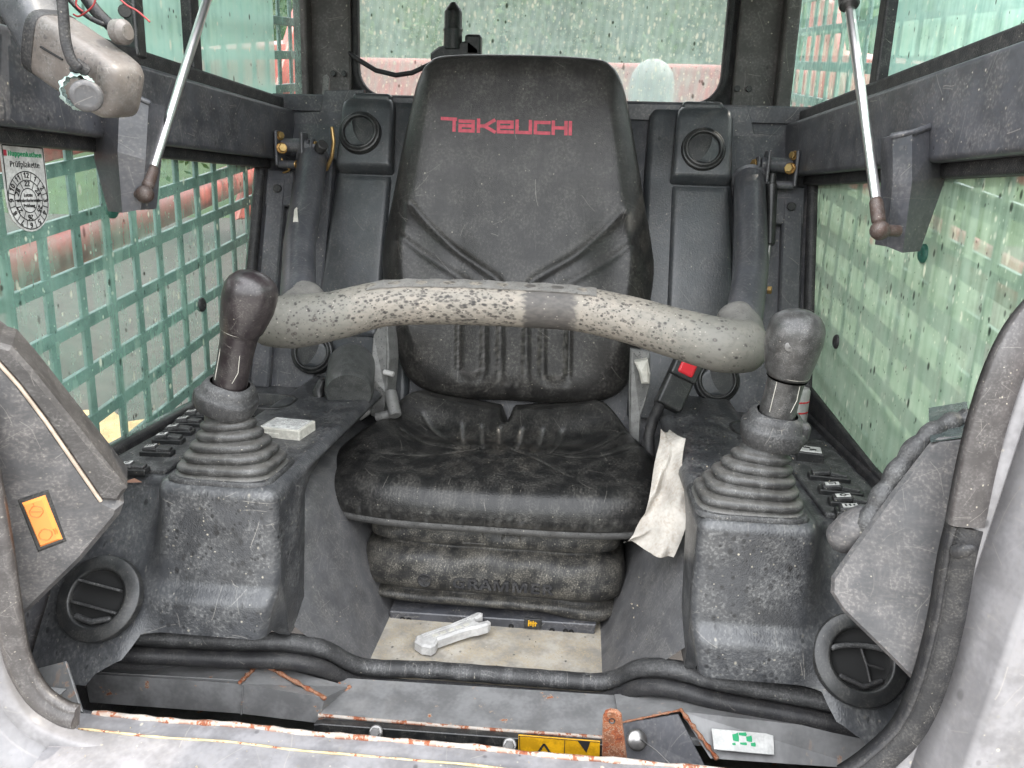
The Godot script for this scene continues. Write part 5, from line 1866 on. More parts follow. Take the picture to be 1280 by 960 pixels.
func cushion_groove(p: Vector2) -> float:
	var g := 0.0
	if p.y > -0.05:
		return 0.0
	for l in seat_lines:
		var d := line_d(p, l[0])
		g = maxf(g, l[1] * exp(-d * d / (l[2] * l[2])))
	return g

func cushion_top(p: Vector2) -> float:
	var ax := absf(p.x)
	var h := 0.030 * smooth(0.0, 0.30, -p.y)
	h += 0.010 * smooth(0.11, 0.19, ax) * smooth(0.03, 0.14, -p.y)
	h += 0.030 * smooth(0.205, 0.262, -p.y) * (1.0 - 0.5 * (1.0 - smooth(0.0, 0.16, ax)))
	h -= 0.012 * exp(-pow((p.y + 0.185) / 0.035, 2.0)) * (1.0 - smooth(0.12, 0.2, ax))
	h -= 0.030 * exp(-pow(p.x / 0.007, 2.0)) * smooth(0.225, 0.25, -p.y)
	h -= 0.0042 * cushion_groove(p)
	return h

# squared printed letters, laid on the backrest as a thin film that follows it
func back_print(back: MeshInstance3D) -> void:
	var L := {
		"T": [[0.0, 1.0, 0.92, 1.0], [0.84, 1.0, 0.84, 0.0]],
		"A": [[0.08, 0.86, 0.9, 0.86], [0.9, 0.86, 0.9, 0.0], [0.9, 0.0, 0.08, 0.0], [0.08, 0.0, 0.08, 0.46], [0.08, 0.46, 0.9, 0.46]],
		"K": [[0.08, 1.0, 0.08, 0.0], [0.08, 0.48, 0.42, 0.48], [0.42, 0.48, 0.95, 1.0], [0.42, 0.48, 0.98, 0.0]],
		"E": [[0.95, 0.0, 0.08, 0.0], [0.08, 0.0, 0.08, 0.9], [0.08, 0.9, 0.92, 0.9], [0.92, 0.9, 0.92, 0.44], [0.92, 0.44, 0.1, 0.44]],
		"U": [[0.08, 1.0, 0.08, 0.0], [0.08, 0.0, 0.92, 0.0], [0.92, 0.0, 0.92, 1.0]],
		"C": [[0.95, 0.95, 0.08, 0.95], [0.08, 0.95, 0.08, 0.0], [0.08, 0.0, 0.95, 0.0]],
		"H": [[0.08, 1.0, 0.08, 0.0], [0.08, 0.5, 0.9, 0.5], [0.9, 1.0, 0.9, 0.0]],
		"I": [[0.1, 1.0, 0.1, 0.0]],
	}
	var x := -0.1275
	var mb := MB.new()
	var w := 0.0056
	for ch in ["T", "A", "K", "E", "U", "C", "H", "I"]:
		var lw: float = {"T": 0.0235, "A": 0.027, "K": 0.030, "E": 0.0275, "U": 0.027, "C": 0.026, "H": 0.026, "I": 0.005}[ch]
		for sg in L[ch]:
			var a := Vector2(x + sg[0] * lw, 0.463 + sg[1] * 0.019)
			var b := Vector2(x + sg[2] * lw, 0.463 + sg[3] * 0.019)
			var d := (b - a).normalized()
			var q := Vector2(-d.y, d.x) * w * 0.5
			var k := maxi(2, int((b - a).length() / 0.003))
			a -= d * w * 0.5
			b += d * w * 0.5
			var rows := [PackedVector3Array(), PackedVector3Array()]
			for i in k + 1:
				var p := a.lerp(b, float(i) / k)
				for m in 2:
					var r: Vector2 = p + q * (1.0 - 2.0 * m)
					rows[m].append(back_pt(r.x, r.y, 0.034 + back_front(r.x, r.y) + 0.00045))
			mb.grid(rows, false, Vector3(0, 0.2, 1))
		x += lw + 0.0042
	emboss("printed_lettering", mb, M.red_print, back)

# ---------------------------------------------------------------- lap bar
func lap_bar() -> void:
	var o := thing("lap_bar", "mud-spotted grey foam lap bar across the seat with its two side arms", "lap bar", Vector3(0, 0.45, 0.0))
	var s := Vector2i(256, 1024)
	var rng := RandomNumberGenerator.new()
	rng.seed = 91
	var nb := noise_bytes(512, 0.02, 4, 92)
	var by := PackedByteArray()
	by.resize(s.x * s.y * 4)
	for y in s.y:
		for x in s.x:
			var k := nb[(y % 512) * 512 + (x * 2) % 512] / 255.0
			var k2 := nb[((y * 3) % 512) * 512 + (x * 5) % 512] / 255.0
			var v := y / float(s.y)
			var mid := smoothstep(0.18, 0.36, v) * (1.0 - smoothstep(0.66, 0.86, v))
			var c := Color(0.40, 0.395, 0.37).lerp(Color(0.53, 0.50, 0.46), clampf(mid * 0.75 + (k - 0.5) * 0.6, 0, 1))
			c = c.lerp(Color(0.33, 0.32, 0.30), clampf((k2 - 0.52) * 1.6, 0, 0.5))
			# bare patch where the mud coat was knocked off
			var edge := 0.012 * (k - 0.5) + 0.010 * (k2 - 0.5)
			var patch := smoothstep(0.512, 0.520, v + edge) * (1.0 - smoothstep(0.580, 0.600, v - edge))
			c = c.lerp(Color(0.24, 0.23, 0.225), patch * (0.65 + 0.3 * k2))
			var i := (y * s.x + x) * 4
			by[i] = int(c.r * 255)
			by[i + 1] = int(c.g * 255)
			by[i + 2] = int(c.b * 255)
			by[i + 3] = 255
	for k in 7000:
		var v := rng.randfn(0.47, 0.19)
		if v > 0.505 and v < 0.60:
			continue
		if v < 0.03 or v > 0.97:
			continue
		var r := 0.7 + pow(rng.randf(), 3.0) * 3.4
		var at := Vector2(rng.randf() * s.x, v * s.y)
		dot(by, s, at.x, at.y, r * 0.8, r * 1.15, Color(0.13, 0.12, 0.115, rng.randf_range(0.35, 0.95)), true, 0.6)
		if r > 2.6 and rng.randf() < 0.5:
			dot(by, s, at.x, at.y, r * 0.36, r * 0.5, Color(0.42, 0.39, 0.36, 0.9))
	for k in 500:
		dot(by, s, rng.randf() * s.x, rng.randf() * s.y, 1.0, 1.3, Color(0.74, 0.71, 0.66, rng.randf_range(0.3, 0.8)))
	var fm := mat("bar_foam", Color(1, 1, 1), 0.6)
	fm.albedo_texture = tex(s, by)
	fm.uv1_triplanar = false
	fm.heightmap_enabled = true
	fm.heightmap_texture = bump_fine
	fm.heightmap_scale = 0.02
	var pts := [Vector3(-0.3107, 0.4621, 0.045), Vector3(-0.2755, 0.4646, 0.05), Vector3(-0.2198, 0.4751, 0.045), Vector3(-0.1582, 0.491, 0.03), Vector3(-0.0739, 0.495, 0.015), Vector3(0.0122, 0.4944, 0.005), Vector3(0.099, 0.4929, 0.005), Vector3(0.1634, 0.4845, 0.015), Vector3(0.2259, 0.4718, 0.03), Vector3(0.2854, 0.4616, 0.05), Vector3(0.3188, 0.4602, 0.045)]
	var rr := [0.034, 0.036, 0.0325, 0.0305, 0.030, 0.030, 0.030, 0.031, 0.0325, 0.035, 0.034]
	var path := cr(pts, 8)
	var radii := []
	for i in path.size():
		var f := float(i) / 8.0
		var k := mini(int(f), rr.size() - 2)
		radii.append(lerpf(rr[k], rr[k + 1], f - k))
	var mb := MB.new()
	mb.tube(path, radii, 40, true)
	obj("padded_bar", mb, fm, o)
	# tape strip lying along the top of the bar
	mb = MB.new()
	var rows := [PackedVector3Array(), PackedVector3Array(), PackedVector3Array(), PackedVector3Array()]
	for i in range(22, 52):
		var p: Vector3 = path[i] + Vector3(0, 0, 0)
		var r: float = radii[i]
		var w := 0.0008 * sin(i * 1.9)
		rows[0].append(p + Vector3(0, r * 0.74, r * 0.66))
		rows[1].append(p + Vector3(0, r * 0.80 + w, r * 0.67 + 0.002))
		rows[2].append(p + Vector3(0, r * 1.05 + w, 0.001))
		rows[3].append(p + Vector3(0, r * 0.96, -r * 0.35))
	mb.grid(rows, false, Vector3(0, 1, 1))
	obj("top_strip", mb, M.foam_grey, o)
	for q in [-1.0, 1.0]:
		var top: Vector3 = Vector3(-0.4022, 0.6919, -0.405) if q < 0 else Vector3(0.3932, 0.6801, -0.405)
		var low: Vector3 = Vector3(-0.3062, 0.4622, -0.045) if q < 0 else Vector3(0.3313, 0.4607, -0.045)
		var arm := MB.new()
		arm.tube([top, top.lerp(low, 0.5) + Vector3(q * 0.012, -0.03, 0), low], [0.0265, 0.0265, 0.0265], 26)
		arm.rod(top + (low - top).normalized() * -0.004, top + (low - top).normalized() * 0.006, 0.030, 26)
		var am := obj("side_arm", arm, M.dark_paint, o)
		if q < 0:
			mb = MB.new()
			var ch: Vector3 = top.lerp(low, 0.42) + Vector3(q * 0.010, -0.028, 0)
			mb.grid([PackedVector3Array([ch + Vector3(-0.004, 0.036, 0.022), ch + Vector3(0.001, 0.04, 0.0225)]), PackedVector3Array([ch + Vector3(-0.007, 0.0, 0.0275), ch + Vector3(0.005, 0.004, 0.028)]), PackedVector3Array([ch + Vector3(-0.003, -0.03, 0.044), ch + Vector3(0.002, -0.034, 0.045)])], false, Vector3.BACK)
			emboss("paint_chip", mb, M.ivory_plastic, am)
		mb = MB.new()
		var sl := []
		var end: Vector3 = pts[0] if q < 0 else pts[-1]
		mb.tube(cr([low + Vector3(0, 0.012, -0.035), low, low.lerp(end, 0.6) + Vector3(-q * 0.004, -0.004, 0), end], 6), 0.0315, 24, true)
		obj("foam_elbow", mb, M.foam_grey, o)
		# pivot: clevis, bushing, plates and golden bolts
		var pv: Vector3 = Vector3(-0.4286, 0.7135, -0.4) if q < 0 else Vector3(0.4322, 0.7058, -0.4)
		mb = MB.new()
		mb.rod(pv + Vector3(-q * 0.024, 0, 0), pv + Vector3(q * 0.03, 0, 0), 0.0125, 20)
		mb.rbox(pv + Vector3(q * 0.034, -0.006, 0.0), Vector3(0.006, 0.062, 0.042), 0.003)
		mb.rod(pv + Vector3(q * 0.002, -0.034, 0.008), pv + Vector3(q * 0.034, -0.034, 0.008), 0.007, 16)
		mb.rbox(pv + Vector3(-q * 0.014, -0.004, 0.004), Vector3(0.0055, 0.055, 0.034), 0.003)
		mb.rbox(pv + Vector3(-q * 0.027, -0.031, -0.0), Vector3(0.05, 0.0055, 0.036), 0.0025)
		mb.rod(pv + Vector3(-q * 0.026, 0, 0), pv + Vector3(-q * 0.032, 0, 0), 0.0145, 20)
		obj("pivot_bracket", mb, M.dark_paint, o)
		for b in [[Vector3(-q * 0.032, 0, 0), Vector3(-q, 0.1, 0.5), 0.0085, 0.007], [Vector3(q * 0.028, 0.016, 0.012), Vector3(-q, 0.1, 0.7), 0.0065, 0.006], [Vector3(q * 0.022, -0.006, 0.02), Vector3(-q * 0.6, 0.1, 0.8), 0.0078, 0.007], [Vector3(-q * 0.001, -0.034, 0.008), Vector3(-q, 0, 0.4), 0.0062, 0.006]]:
			mb = MB.new()
			var d: Vector3 = b[1].normalized()
			mb.rod(pv + b[0] - d * 0.002, pv + b[0], b[2] * 1.25, 18)
			mb.hexagon(pv + b[0], d, b[2], b[3])
			obj("pivot_bolt", mb, M.gold_bolt, o)
		if q < 0:
			mb = MB.new()
			mb.rod(Vector3(-0.3829, 0.7069, -0.385), Vector3(-0.3718, 0.7164, -0.375), 0.0105, 16)
			obj("stop_rubber", mb, M.black_rubber, o)
			mb = MB.new()
			mb.tube([Vector3(-0.3629, 0.7462, -0.4), Vector3(-0.3589, 0.7208, -0.395), Vector3(-0.3641, 0.6956, -0.4), Vector3(-0.3785, 0.6728, -0.41)], 0.0035, 8, true)
			obj("guide_wire", mb, M.gold_bolt, o)
			mb = MB.new()
			mb.tube(cr([Vector3(-0.4642, 0.6969, -0.4), Vector3(-0.4542, 0.6787, -0.4), Vector3(-0.4453, 0.6704, -0.4), Vector3(-0.4617, 0.6644, -0.41)], 4), 0.002, 8, true)
			obj("guide_wire", mb, M.gold_bolt, o)

# ---------------------------------------------------------------- joysticks
func joysticks() -> void:
	for s in [-1.0, 1.0]:
		var j := thing("joystick", ["black joystick with ribbed rubber boot beside the white printed box", "black joystick with ribbed rubber boot in front of the white can"][int(s > 0)], "joystick", Vector3(s * 0.305, 0.30, 0.17), "ribbed rubber-booted joysticks")
		var b0 := Vector3(s * 0.3065, 0.302, 0.186)
		var col: Vector3 = Vector3(-0.3142, 0.3806, 0.182) if s < 0 else Vector3(0.3273, 0.3804, 0.182)
		var kn: Vector3 = Vector3(-0.2727, 0.517, 0.2) if s < 0 else Vector3(0.3383, 0.5006, 0.2)
		var mb: MB = BootMB.new()
		var rows := []
		var prof := []
		var folds := 5
		prof.append([0.0, 1.03])
		prof.append([0.035, 1.05])
		prof.append([0.07, 1.0])
		for f in folds:
			var h0 := 0.07 + 0.145 * f
			var r0 := lerpf(0.97, 0.50, f / 4.4)
			prof.append([h0 + 0.008, r0 - 0.045])
			prof.append([h0 + 0.025, r0 - 0.02])
			prof.append([h0 + 0.045, r0 + 0.02])
			prof.append([h0 + 0.075, r0 + 0.036])
			prof.append([h0 + 0.105, r0 + 0.03])
			prof.append([h0 + 0.13, r0 + 0.0])
			prof.append([h0 + 0.142, r0 - 0.055])
		prof.append([0.83, 0.47])
		prof.append([0.92, 0.45])
		prof.append([1.0, 0.47])
		for p in prof:
			var c := b0.lerp(col, p[0])
			var q: float = p[0]
			c.x = lerpf(b0.x, col.x, q * q * 0.8 + 0.2 * q)
			rows.append(mb.ring(c, Vector3(1, -0.12 * q * s, 0), Vector3(0, 0.12 * q, 1), 0.0585 * p[1], 0.048 * p[1], 64, lerpf(4.2, 2.0, minf(q * 1.6, 1.0))))
		mb.grid(rows, true, null)
		obj("rubber_boot", mb, M.boot_rubber, j)
		mb = MB.new()
		mb.loft([mb.ring(b0 + Vector3(0, -0.001, 0), Vector3.RIGHT, Vector3.BACK, 0.0635, 0.0535, 48, 6.0), mb.ring(b0 + Vector3(0, 0.0025, 0), Vector3.RIGHT, Vector3.BACK, 0.0635, 0.0535, 48, 6.0), mb.ring(b0 + Vector3(0, 0.0045, 0), Vector3.RIGHT, Vector3.BACK, 0.0615, 0.0515, 48, 6.0)])
		obj("boot_flange", mb, M.dusty_rubber, j)
		# collar
		var ax := (kn - col).normalized()
		var f := mb.frame(ax)
		mb = MB.new()
		rows = []
		for p in [[-0.006, 0.026], [-0.004, 0.032], [0.004, 0.0345], [0.013, 0.0355], [0.018, 0.034], [0.019, 0.031], [0.026, 0.030], [0.031, 0.027], [0.033, 0.022]]:
			rows.append(mb.ring(col + ax * p[0], f.x, f.y, p[1], p[1] * 0.92, 48, 2.7))
		mb.grid(rows, true, null)
		mb.rbox(col + ax * 0.013 + Vector3(s * 0.024, 0, 0.010), Vector3(0.026, 0.018, 0.026), 0.007, f)
		obj("collar", mb, M.dusty_rubber, j)
		# grip and rounded head
		mb = MB.new()
		rows = []
		var len := (kn - col).length()
		for p in [[0.025, 0.0165, 0.0], [0.030, 0.019, 0.0], [0.035, 0.0198, 0], [0.05, 0.0192, 0], [0.07, 0.0195, 0], [0.09, 0.0204, 0], [len - 0.047, 0.0216, 0], [len - 0.042, 0.0222, 0], [len - 0.040, 0.0240, 0.001], [len - 0.028, 0.0265, 0.002], [len - 0.014, 0.0290, 0.003], [len, 0.0300, 0.003], [len + 0.012, 0.0290, 0.003], [len + 0.020, 0.0255, 0.003], [len + 0.026, 0.019, 0.002], [len + 0.0295, 0.010, 0.001], [len + 0.0305, 0.0003, 0]]:
			rows.append(mb.ring(col + ax * p[0] + f.x * p[2] * s, f.x, f.y, p[1], p[1] * 1.02, 48, 2.15))
		mb.grid(rows, true, null)
		var gr := obj("grip", mb, M.grip_left if s < 0 else M.grip_right, j)
		# moulded seam lines and thumb button
		mb = MB.new()
		var lp := []
		for i in 33:
			var t := TAU * i / 32.0
			lp.append(col + ax * (len - 0.041) + f.x * cos(t) * 0.0229 + f.y * sin(t) * 0.0234)
		mb.tube(lp, 0.0005, 6)
		emboss("seam_line", mb, M.ivory_plastic, gr)
		var face := (Vector3(0.05 * -s, 0.15, 1.0)).normalized()
		face = (face - ax * face.dot(ax) * 0.5).normalized()
		mb = MB.new()
		var bpos: Vector3 = kn - ax * (0.006 if s > 0 else 0.022) + face * (0.0285 if s > 0 else 0.0255) + Vector3(-0.012 * s if s > 0 else -0.004, 0, -0.001)
		mb.lathe(bpos, face, [Vector2(0.0058, -0.003), Vector2(0.0058, 0.0006), Vector2(0.0048, 0.0014), Vector2(0.0002, 0.0018)], 20)
		emboss("thumb_button", mb, M.grey_steel if s > 0 else M.grip_right, gr)
		mb = MB.new()
		var pl := []
		for q in [Vector2(-0.013, 0.032), Vector2(-0.014, 0.085), Vector2(0.011, 0.085), Vector2(0.014, 0.05), Vector2(0.010, 0.036), Vector2(-0.013, 0.032)]:
			var an = q.x / 0.0205
			var side := face.cross(ax).normalized()
			pl.append(col + ax * (q.y + 0.004) + (face * cos(an) - side * sin(an)) * 0.0204)
		mb.tube(pl, 0.00045, 5)
		emboss("seam_line", mb, M.ivory_plastic, gr)

# ---------------------------------------------------------------- struts
func struts() -> void:
	for s in [-1.0, 1.0]:
		var lo: Vector3 = Vector3(-0.418, 0.625, 0.1423) if s < 0 else Vector3(0.418, 0.6158, 0.1713)
		var hi: Vector3 = Vector3(-0.4, 0.8945, -0.0259) if s < 0 else Vector3(0.4, 0.8975, 0.0017)
		var o := thing("door_strut", ["chrome door strut ending in a rusty ball joint on the left bracket", "chrome door strut with a black upper end on the right bracket"][int(s > 0)], "gas strut", lo, "chrome door struts")
		var d := (hi - lo).normalized()
		var mb := MB.new()
		mb.rod(lo + d * 0.03, hi, 0.0056, 24)
		obj("chrome_rod", mb, M.chrome, o)
		mb = MB.new()
		mb.lathe(lo + d * 0.008, d, [Vector2(0.0002, 0), Vector2(0.006, 0.0), Vector2(0.0075, 0.004), Vector2(0.0072, 0.026), Vector2(0.0056, 0.030)], 20)
		var bp := []
		for i in 9:
			var t := PI * i / 8.0
			bp.append(Vector2(0.0105 * sin(t) + 0.0001, -0.0105 * cos(t)))
		mb.lathe(lo, Vector3.UP, bp, 22)
		mb.rod(lo, lo + Vector3(s * 0.022, 0.0, -0.004), 0.0062, 16)
		obj("ball_joint", mb, M.rusty_socket, o)
		if s > 0:
			mb = MB.new()
			var up: Vector3 = Vector3(0.4, 0.8676, 0.0255)
			mb.rod(up, up + d * 0.06, 0.0115, 24)
			obj("end_fitting", mb, M.black_plastic, o)
	# small gas spring on the right lap bar arm
	var a: Vector3 = Vector3(0.4283, 0.6727, -0.385)
	var b: Vector3 = Vector3(0.43, 0.5693, -0.36)
	var c: Vector3 = Vector3(0.4231, 0.4935, -0.335)
	var g := thing("gas_spring", "small black gas spring with thin rod beside the right lap bar arm", "gas spring", a)
	var mb := MB.new()
	mb.rod(a, b, 0.0092, 20)
	mb.rod(a, a + Vector3(0, 0.018, 0), 0.006, 12)
	obj("cylinder", mb, M.black_plastic, g)
	mb = MB.new()
	mb.rod(b, c, 0.0028, 12)
	mb.rod(c.lerp(b, 0.25), c.lerp(b, 0.32), 0.005, 12)
	obj("rod", mb, M.bolt_steel, g)
	mb = MB.new()
	mb.rod(c + Vector3(-0.016, 0, 0), c + Vector3(0.012, 0, 0), 0.0045, 12)
	obj("end_stud", mb, M.bolt_steel, g)
	for k in 2:
		mb = MB.new()
		mb.hexagon(c + Vector3(-0.014 + 0.02 * k, 0, 0.001), Vector3(1, 0, 0.3), 0.0072, 0.007)
		obj("stud_nut", mb, M.gold_bolt, g)

# ---------------------------------------------------------------- wiper motor at the upper left
func wiper() -> void:
	var o := thing("front_wiper_motor", "taupe wiper motor housing with loose cable hanging at the upper left", "wiper motor", Vector3(-0.3744, 0.7566, 0.32))
	var a: Vector3 = Vector3(-0.3948, 0.7585, 0.315)
	var b: Vector3 = Vector3(-0.3179, 0.7206, 0.33)
	var ax := (b - a).normalized()
	var up := (Vector3(0, 1, 0.15) - ax * Vector3(0, 1, 0.15).dot(ax)).normalized()
	var si := ax.cross(up).normalized()
	var mb := MB.new()
	var rows := []
	for p in [[0, 0.02822, 0.02359], [0.01596, 0.02856, 0.02424], [0.0399, 0.02822, 0.02424], [0.06783, 0.02755, 0.02359], [0.0782, 0.02621, 0.02293], [0.08459, 0.02285, 0.02031], [0.08858, 0.01747, 0.01572], [0.09057, 0.009408, 0.008518], [0.09097, 0.0002688, 0.0002621]]:
		rows.append(mb.ring(a + ax * p[0] - up * p[0] * 0.06, up, si, p[1], p[2], 64, 5.0))
	mb.grid(rows, true, null)
	var h := obj("housing", mb, M.taupe_plastic, o)
	mb = MB.new()
	mb.rod(Vector3(-0.3361, 0.7718, 0.315), Vector3(-0.3193, 0.7711, 0.32), 0.011, 20, 0.4)
	emboss("moulded_boss", mb, M.taupe_plastic, h)
	mb = MB.new()
	mb.rbox(a + ax * 0.024 + si * 0.0245 + up * 0.004, Vector3(0.026, 0.0016, 0.003), 0.0006, Basis(ax, up, si))
	emboss("casing_gap", mb, M.black_void, h)
	mb = MB.new()
	rows = []
	for p in [[-0.009576, 0.02688, 0.02359], [-0.008778, 0.02957, 0.02621], [0.000798, 0.02957, 0.02621], [0.001596, 0.02688, 0.02424]]:
		rows.append(mb.ring(a + ax * p[0], up, si, p[1], p[2], 48, 3.6))
	mb.loft(rows, true, false)
	obj("gasket", mb, M.black_rubber, o)
	mb = MB.new()
	rows = []
	var a2: Vector3 = Vector3(-0.4348, 0.828, 0.3)
	for p in [[0.0, 0.0255], [0.1, 0.0255], [0.4, 0.0265], [0.7, 0.029], [1.0, 0.03]]:
		var c: Vector3 = (a - ax * 0.0095).lerp(a2, p[0])
		rows.append(mb.ring(c, up.lerp(Vector3(0.4, 0.2, 0), p[0] * 0.4).normalized(), si, p[1], p[1] * 0.85, 40, 4.0))
	mb.loft(rows, true, true)
	obj("motor_arm", mb, M.scuffed_arm, o)
	# loose cable and round plug with crumpled tape round it
	var k: Vector3 = Vector3(-0.3313, 0.7098, 0.372)
	mb = MB.new()
	mb.tube(cr([Vector3(-0.3426, 0.7972, 0.375), Vector3(-0.3429, 0.7757, 0.375), Vector3(-0.3432, 0.7539, 0.375), Vector3(-0.3405, 0.7389, 0.374), Vector3(-0.3374, 0.7331, 0.371)], 6), 0.0044, 12, true)
	obj("cable", mb, M.black_rubber, o)
	var nn := Vector3(0.5, -0.1, 0.86).normalized()
	mb = MB.new()
	mb.lathe(k, nn, [Vector2(0.01327, -0.01176), Vector2(0.01327, 0.00084), Vector2(0.01218, 0.00336), Vector2(0.00882, 0.0042), Vector2(0.0084, 0.003528), Vector2(0.000168, 0.003864)], 32)
	obj("round_plug", mb, M.pod_plastic, o)
	mb = MB.new()
	rows = []
	for p in [[-0.0135, 0.011], [-0.012, 0.0147], [-0.0085, 0.0139], [-0.005, 0.0151], [-0.0017, 0.013]]:
		var fr := mb.frame(nn)
		var row := PackedVector3Array()
		for i in 60:
			var t := TAU * i / 60.0
			var w: float = p[1] * (1.0 + 0.05 * sin(i * 0.73 + p[0] * 900.0) + 0.05 * sin(i * 1.61 + p[0] * 400.0))
			row.append(k + Vector3(-0.006, 0.003, 0.001) + nn * p[0] + (fr.x * cos(t) + fr.y * sin(t)) * w)
		rows.append(row)
	mb.grid(rows, true, null)
	obj("crumpled_tape", mb, M.pale_tape, o)
	mb = MB.new()
	mb.rod(Vector3(-0.3441, 0.7363, 0.366), Vector3(-0.3384, 0.7298, 0.358), 0.007, 16)
	obj("cable_boot", mb, M.black_rubber, o)
	# dark tube and loose wires above
	var w := thing("wiring_loom", "bundle of thin red and black wires above the taupe wiper motor", "wires", Vector3(-0.379, 0.8012, 0.27))
	mb = MB.new()
	mb.tube(cr([Vector3(-0.4209, 0.8412, 0.25), Vector3(-0.4034, 0.8183, 0.25), Vector3(-0.3917, 0.8025, 0.25), Vector3(-0.3764, 0.788, 0.25)], 5), 0.006, 12, true)
	mb.tube(cr([Vector3(-0.4241, 0.8243, 0.26), Vector3(-0.4057, 0.8045, 0.26), Vector3(-0.3927, 0.7945, 0.26), Vector3(-0.38, 0.7889, 0.26)], 5), 0.0025, 10, true)
	obj("black_wire", mb, M.black_rubber, w)
	mb = MB.new()
	mb.tube(cr([Vector3(-0.3629, 0.817, 0.27), Vector3(-0.3479, 0.8045, 0.27), Vector3(-0.3371, 0.799, 0.27), Vector3(-0.3258, 0.7899, 0.27)], 5), 0.0009, 8, true)
	mb.tube(cr([Vector3(-0.3773, 0.8182, 0.27), Vector3(-0.3811, 0.804, 0.27), Vector3(-0.396, 0.7938, 0.27), Vector3(-0.4024, 0.7952, 0.27)], 5), 0.0009, 8, true)
	mb.tube(cr([Vector3(-0.3954, 0.8152, 0.27), Vector3(-0.399, 0.8038, 0.27), Vector3(-0.3931, 0.7982, 0.27)], 5), 0.0009, 8, true)
	obj("red_wire", mb, M.wire_red, w)

func lifted(a: Array, by: Vector3) -> Array:
	var o := []
	for p in a:
		o.append(p + by)
	return o

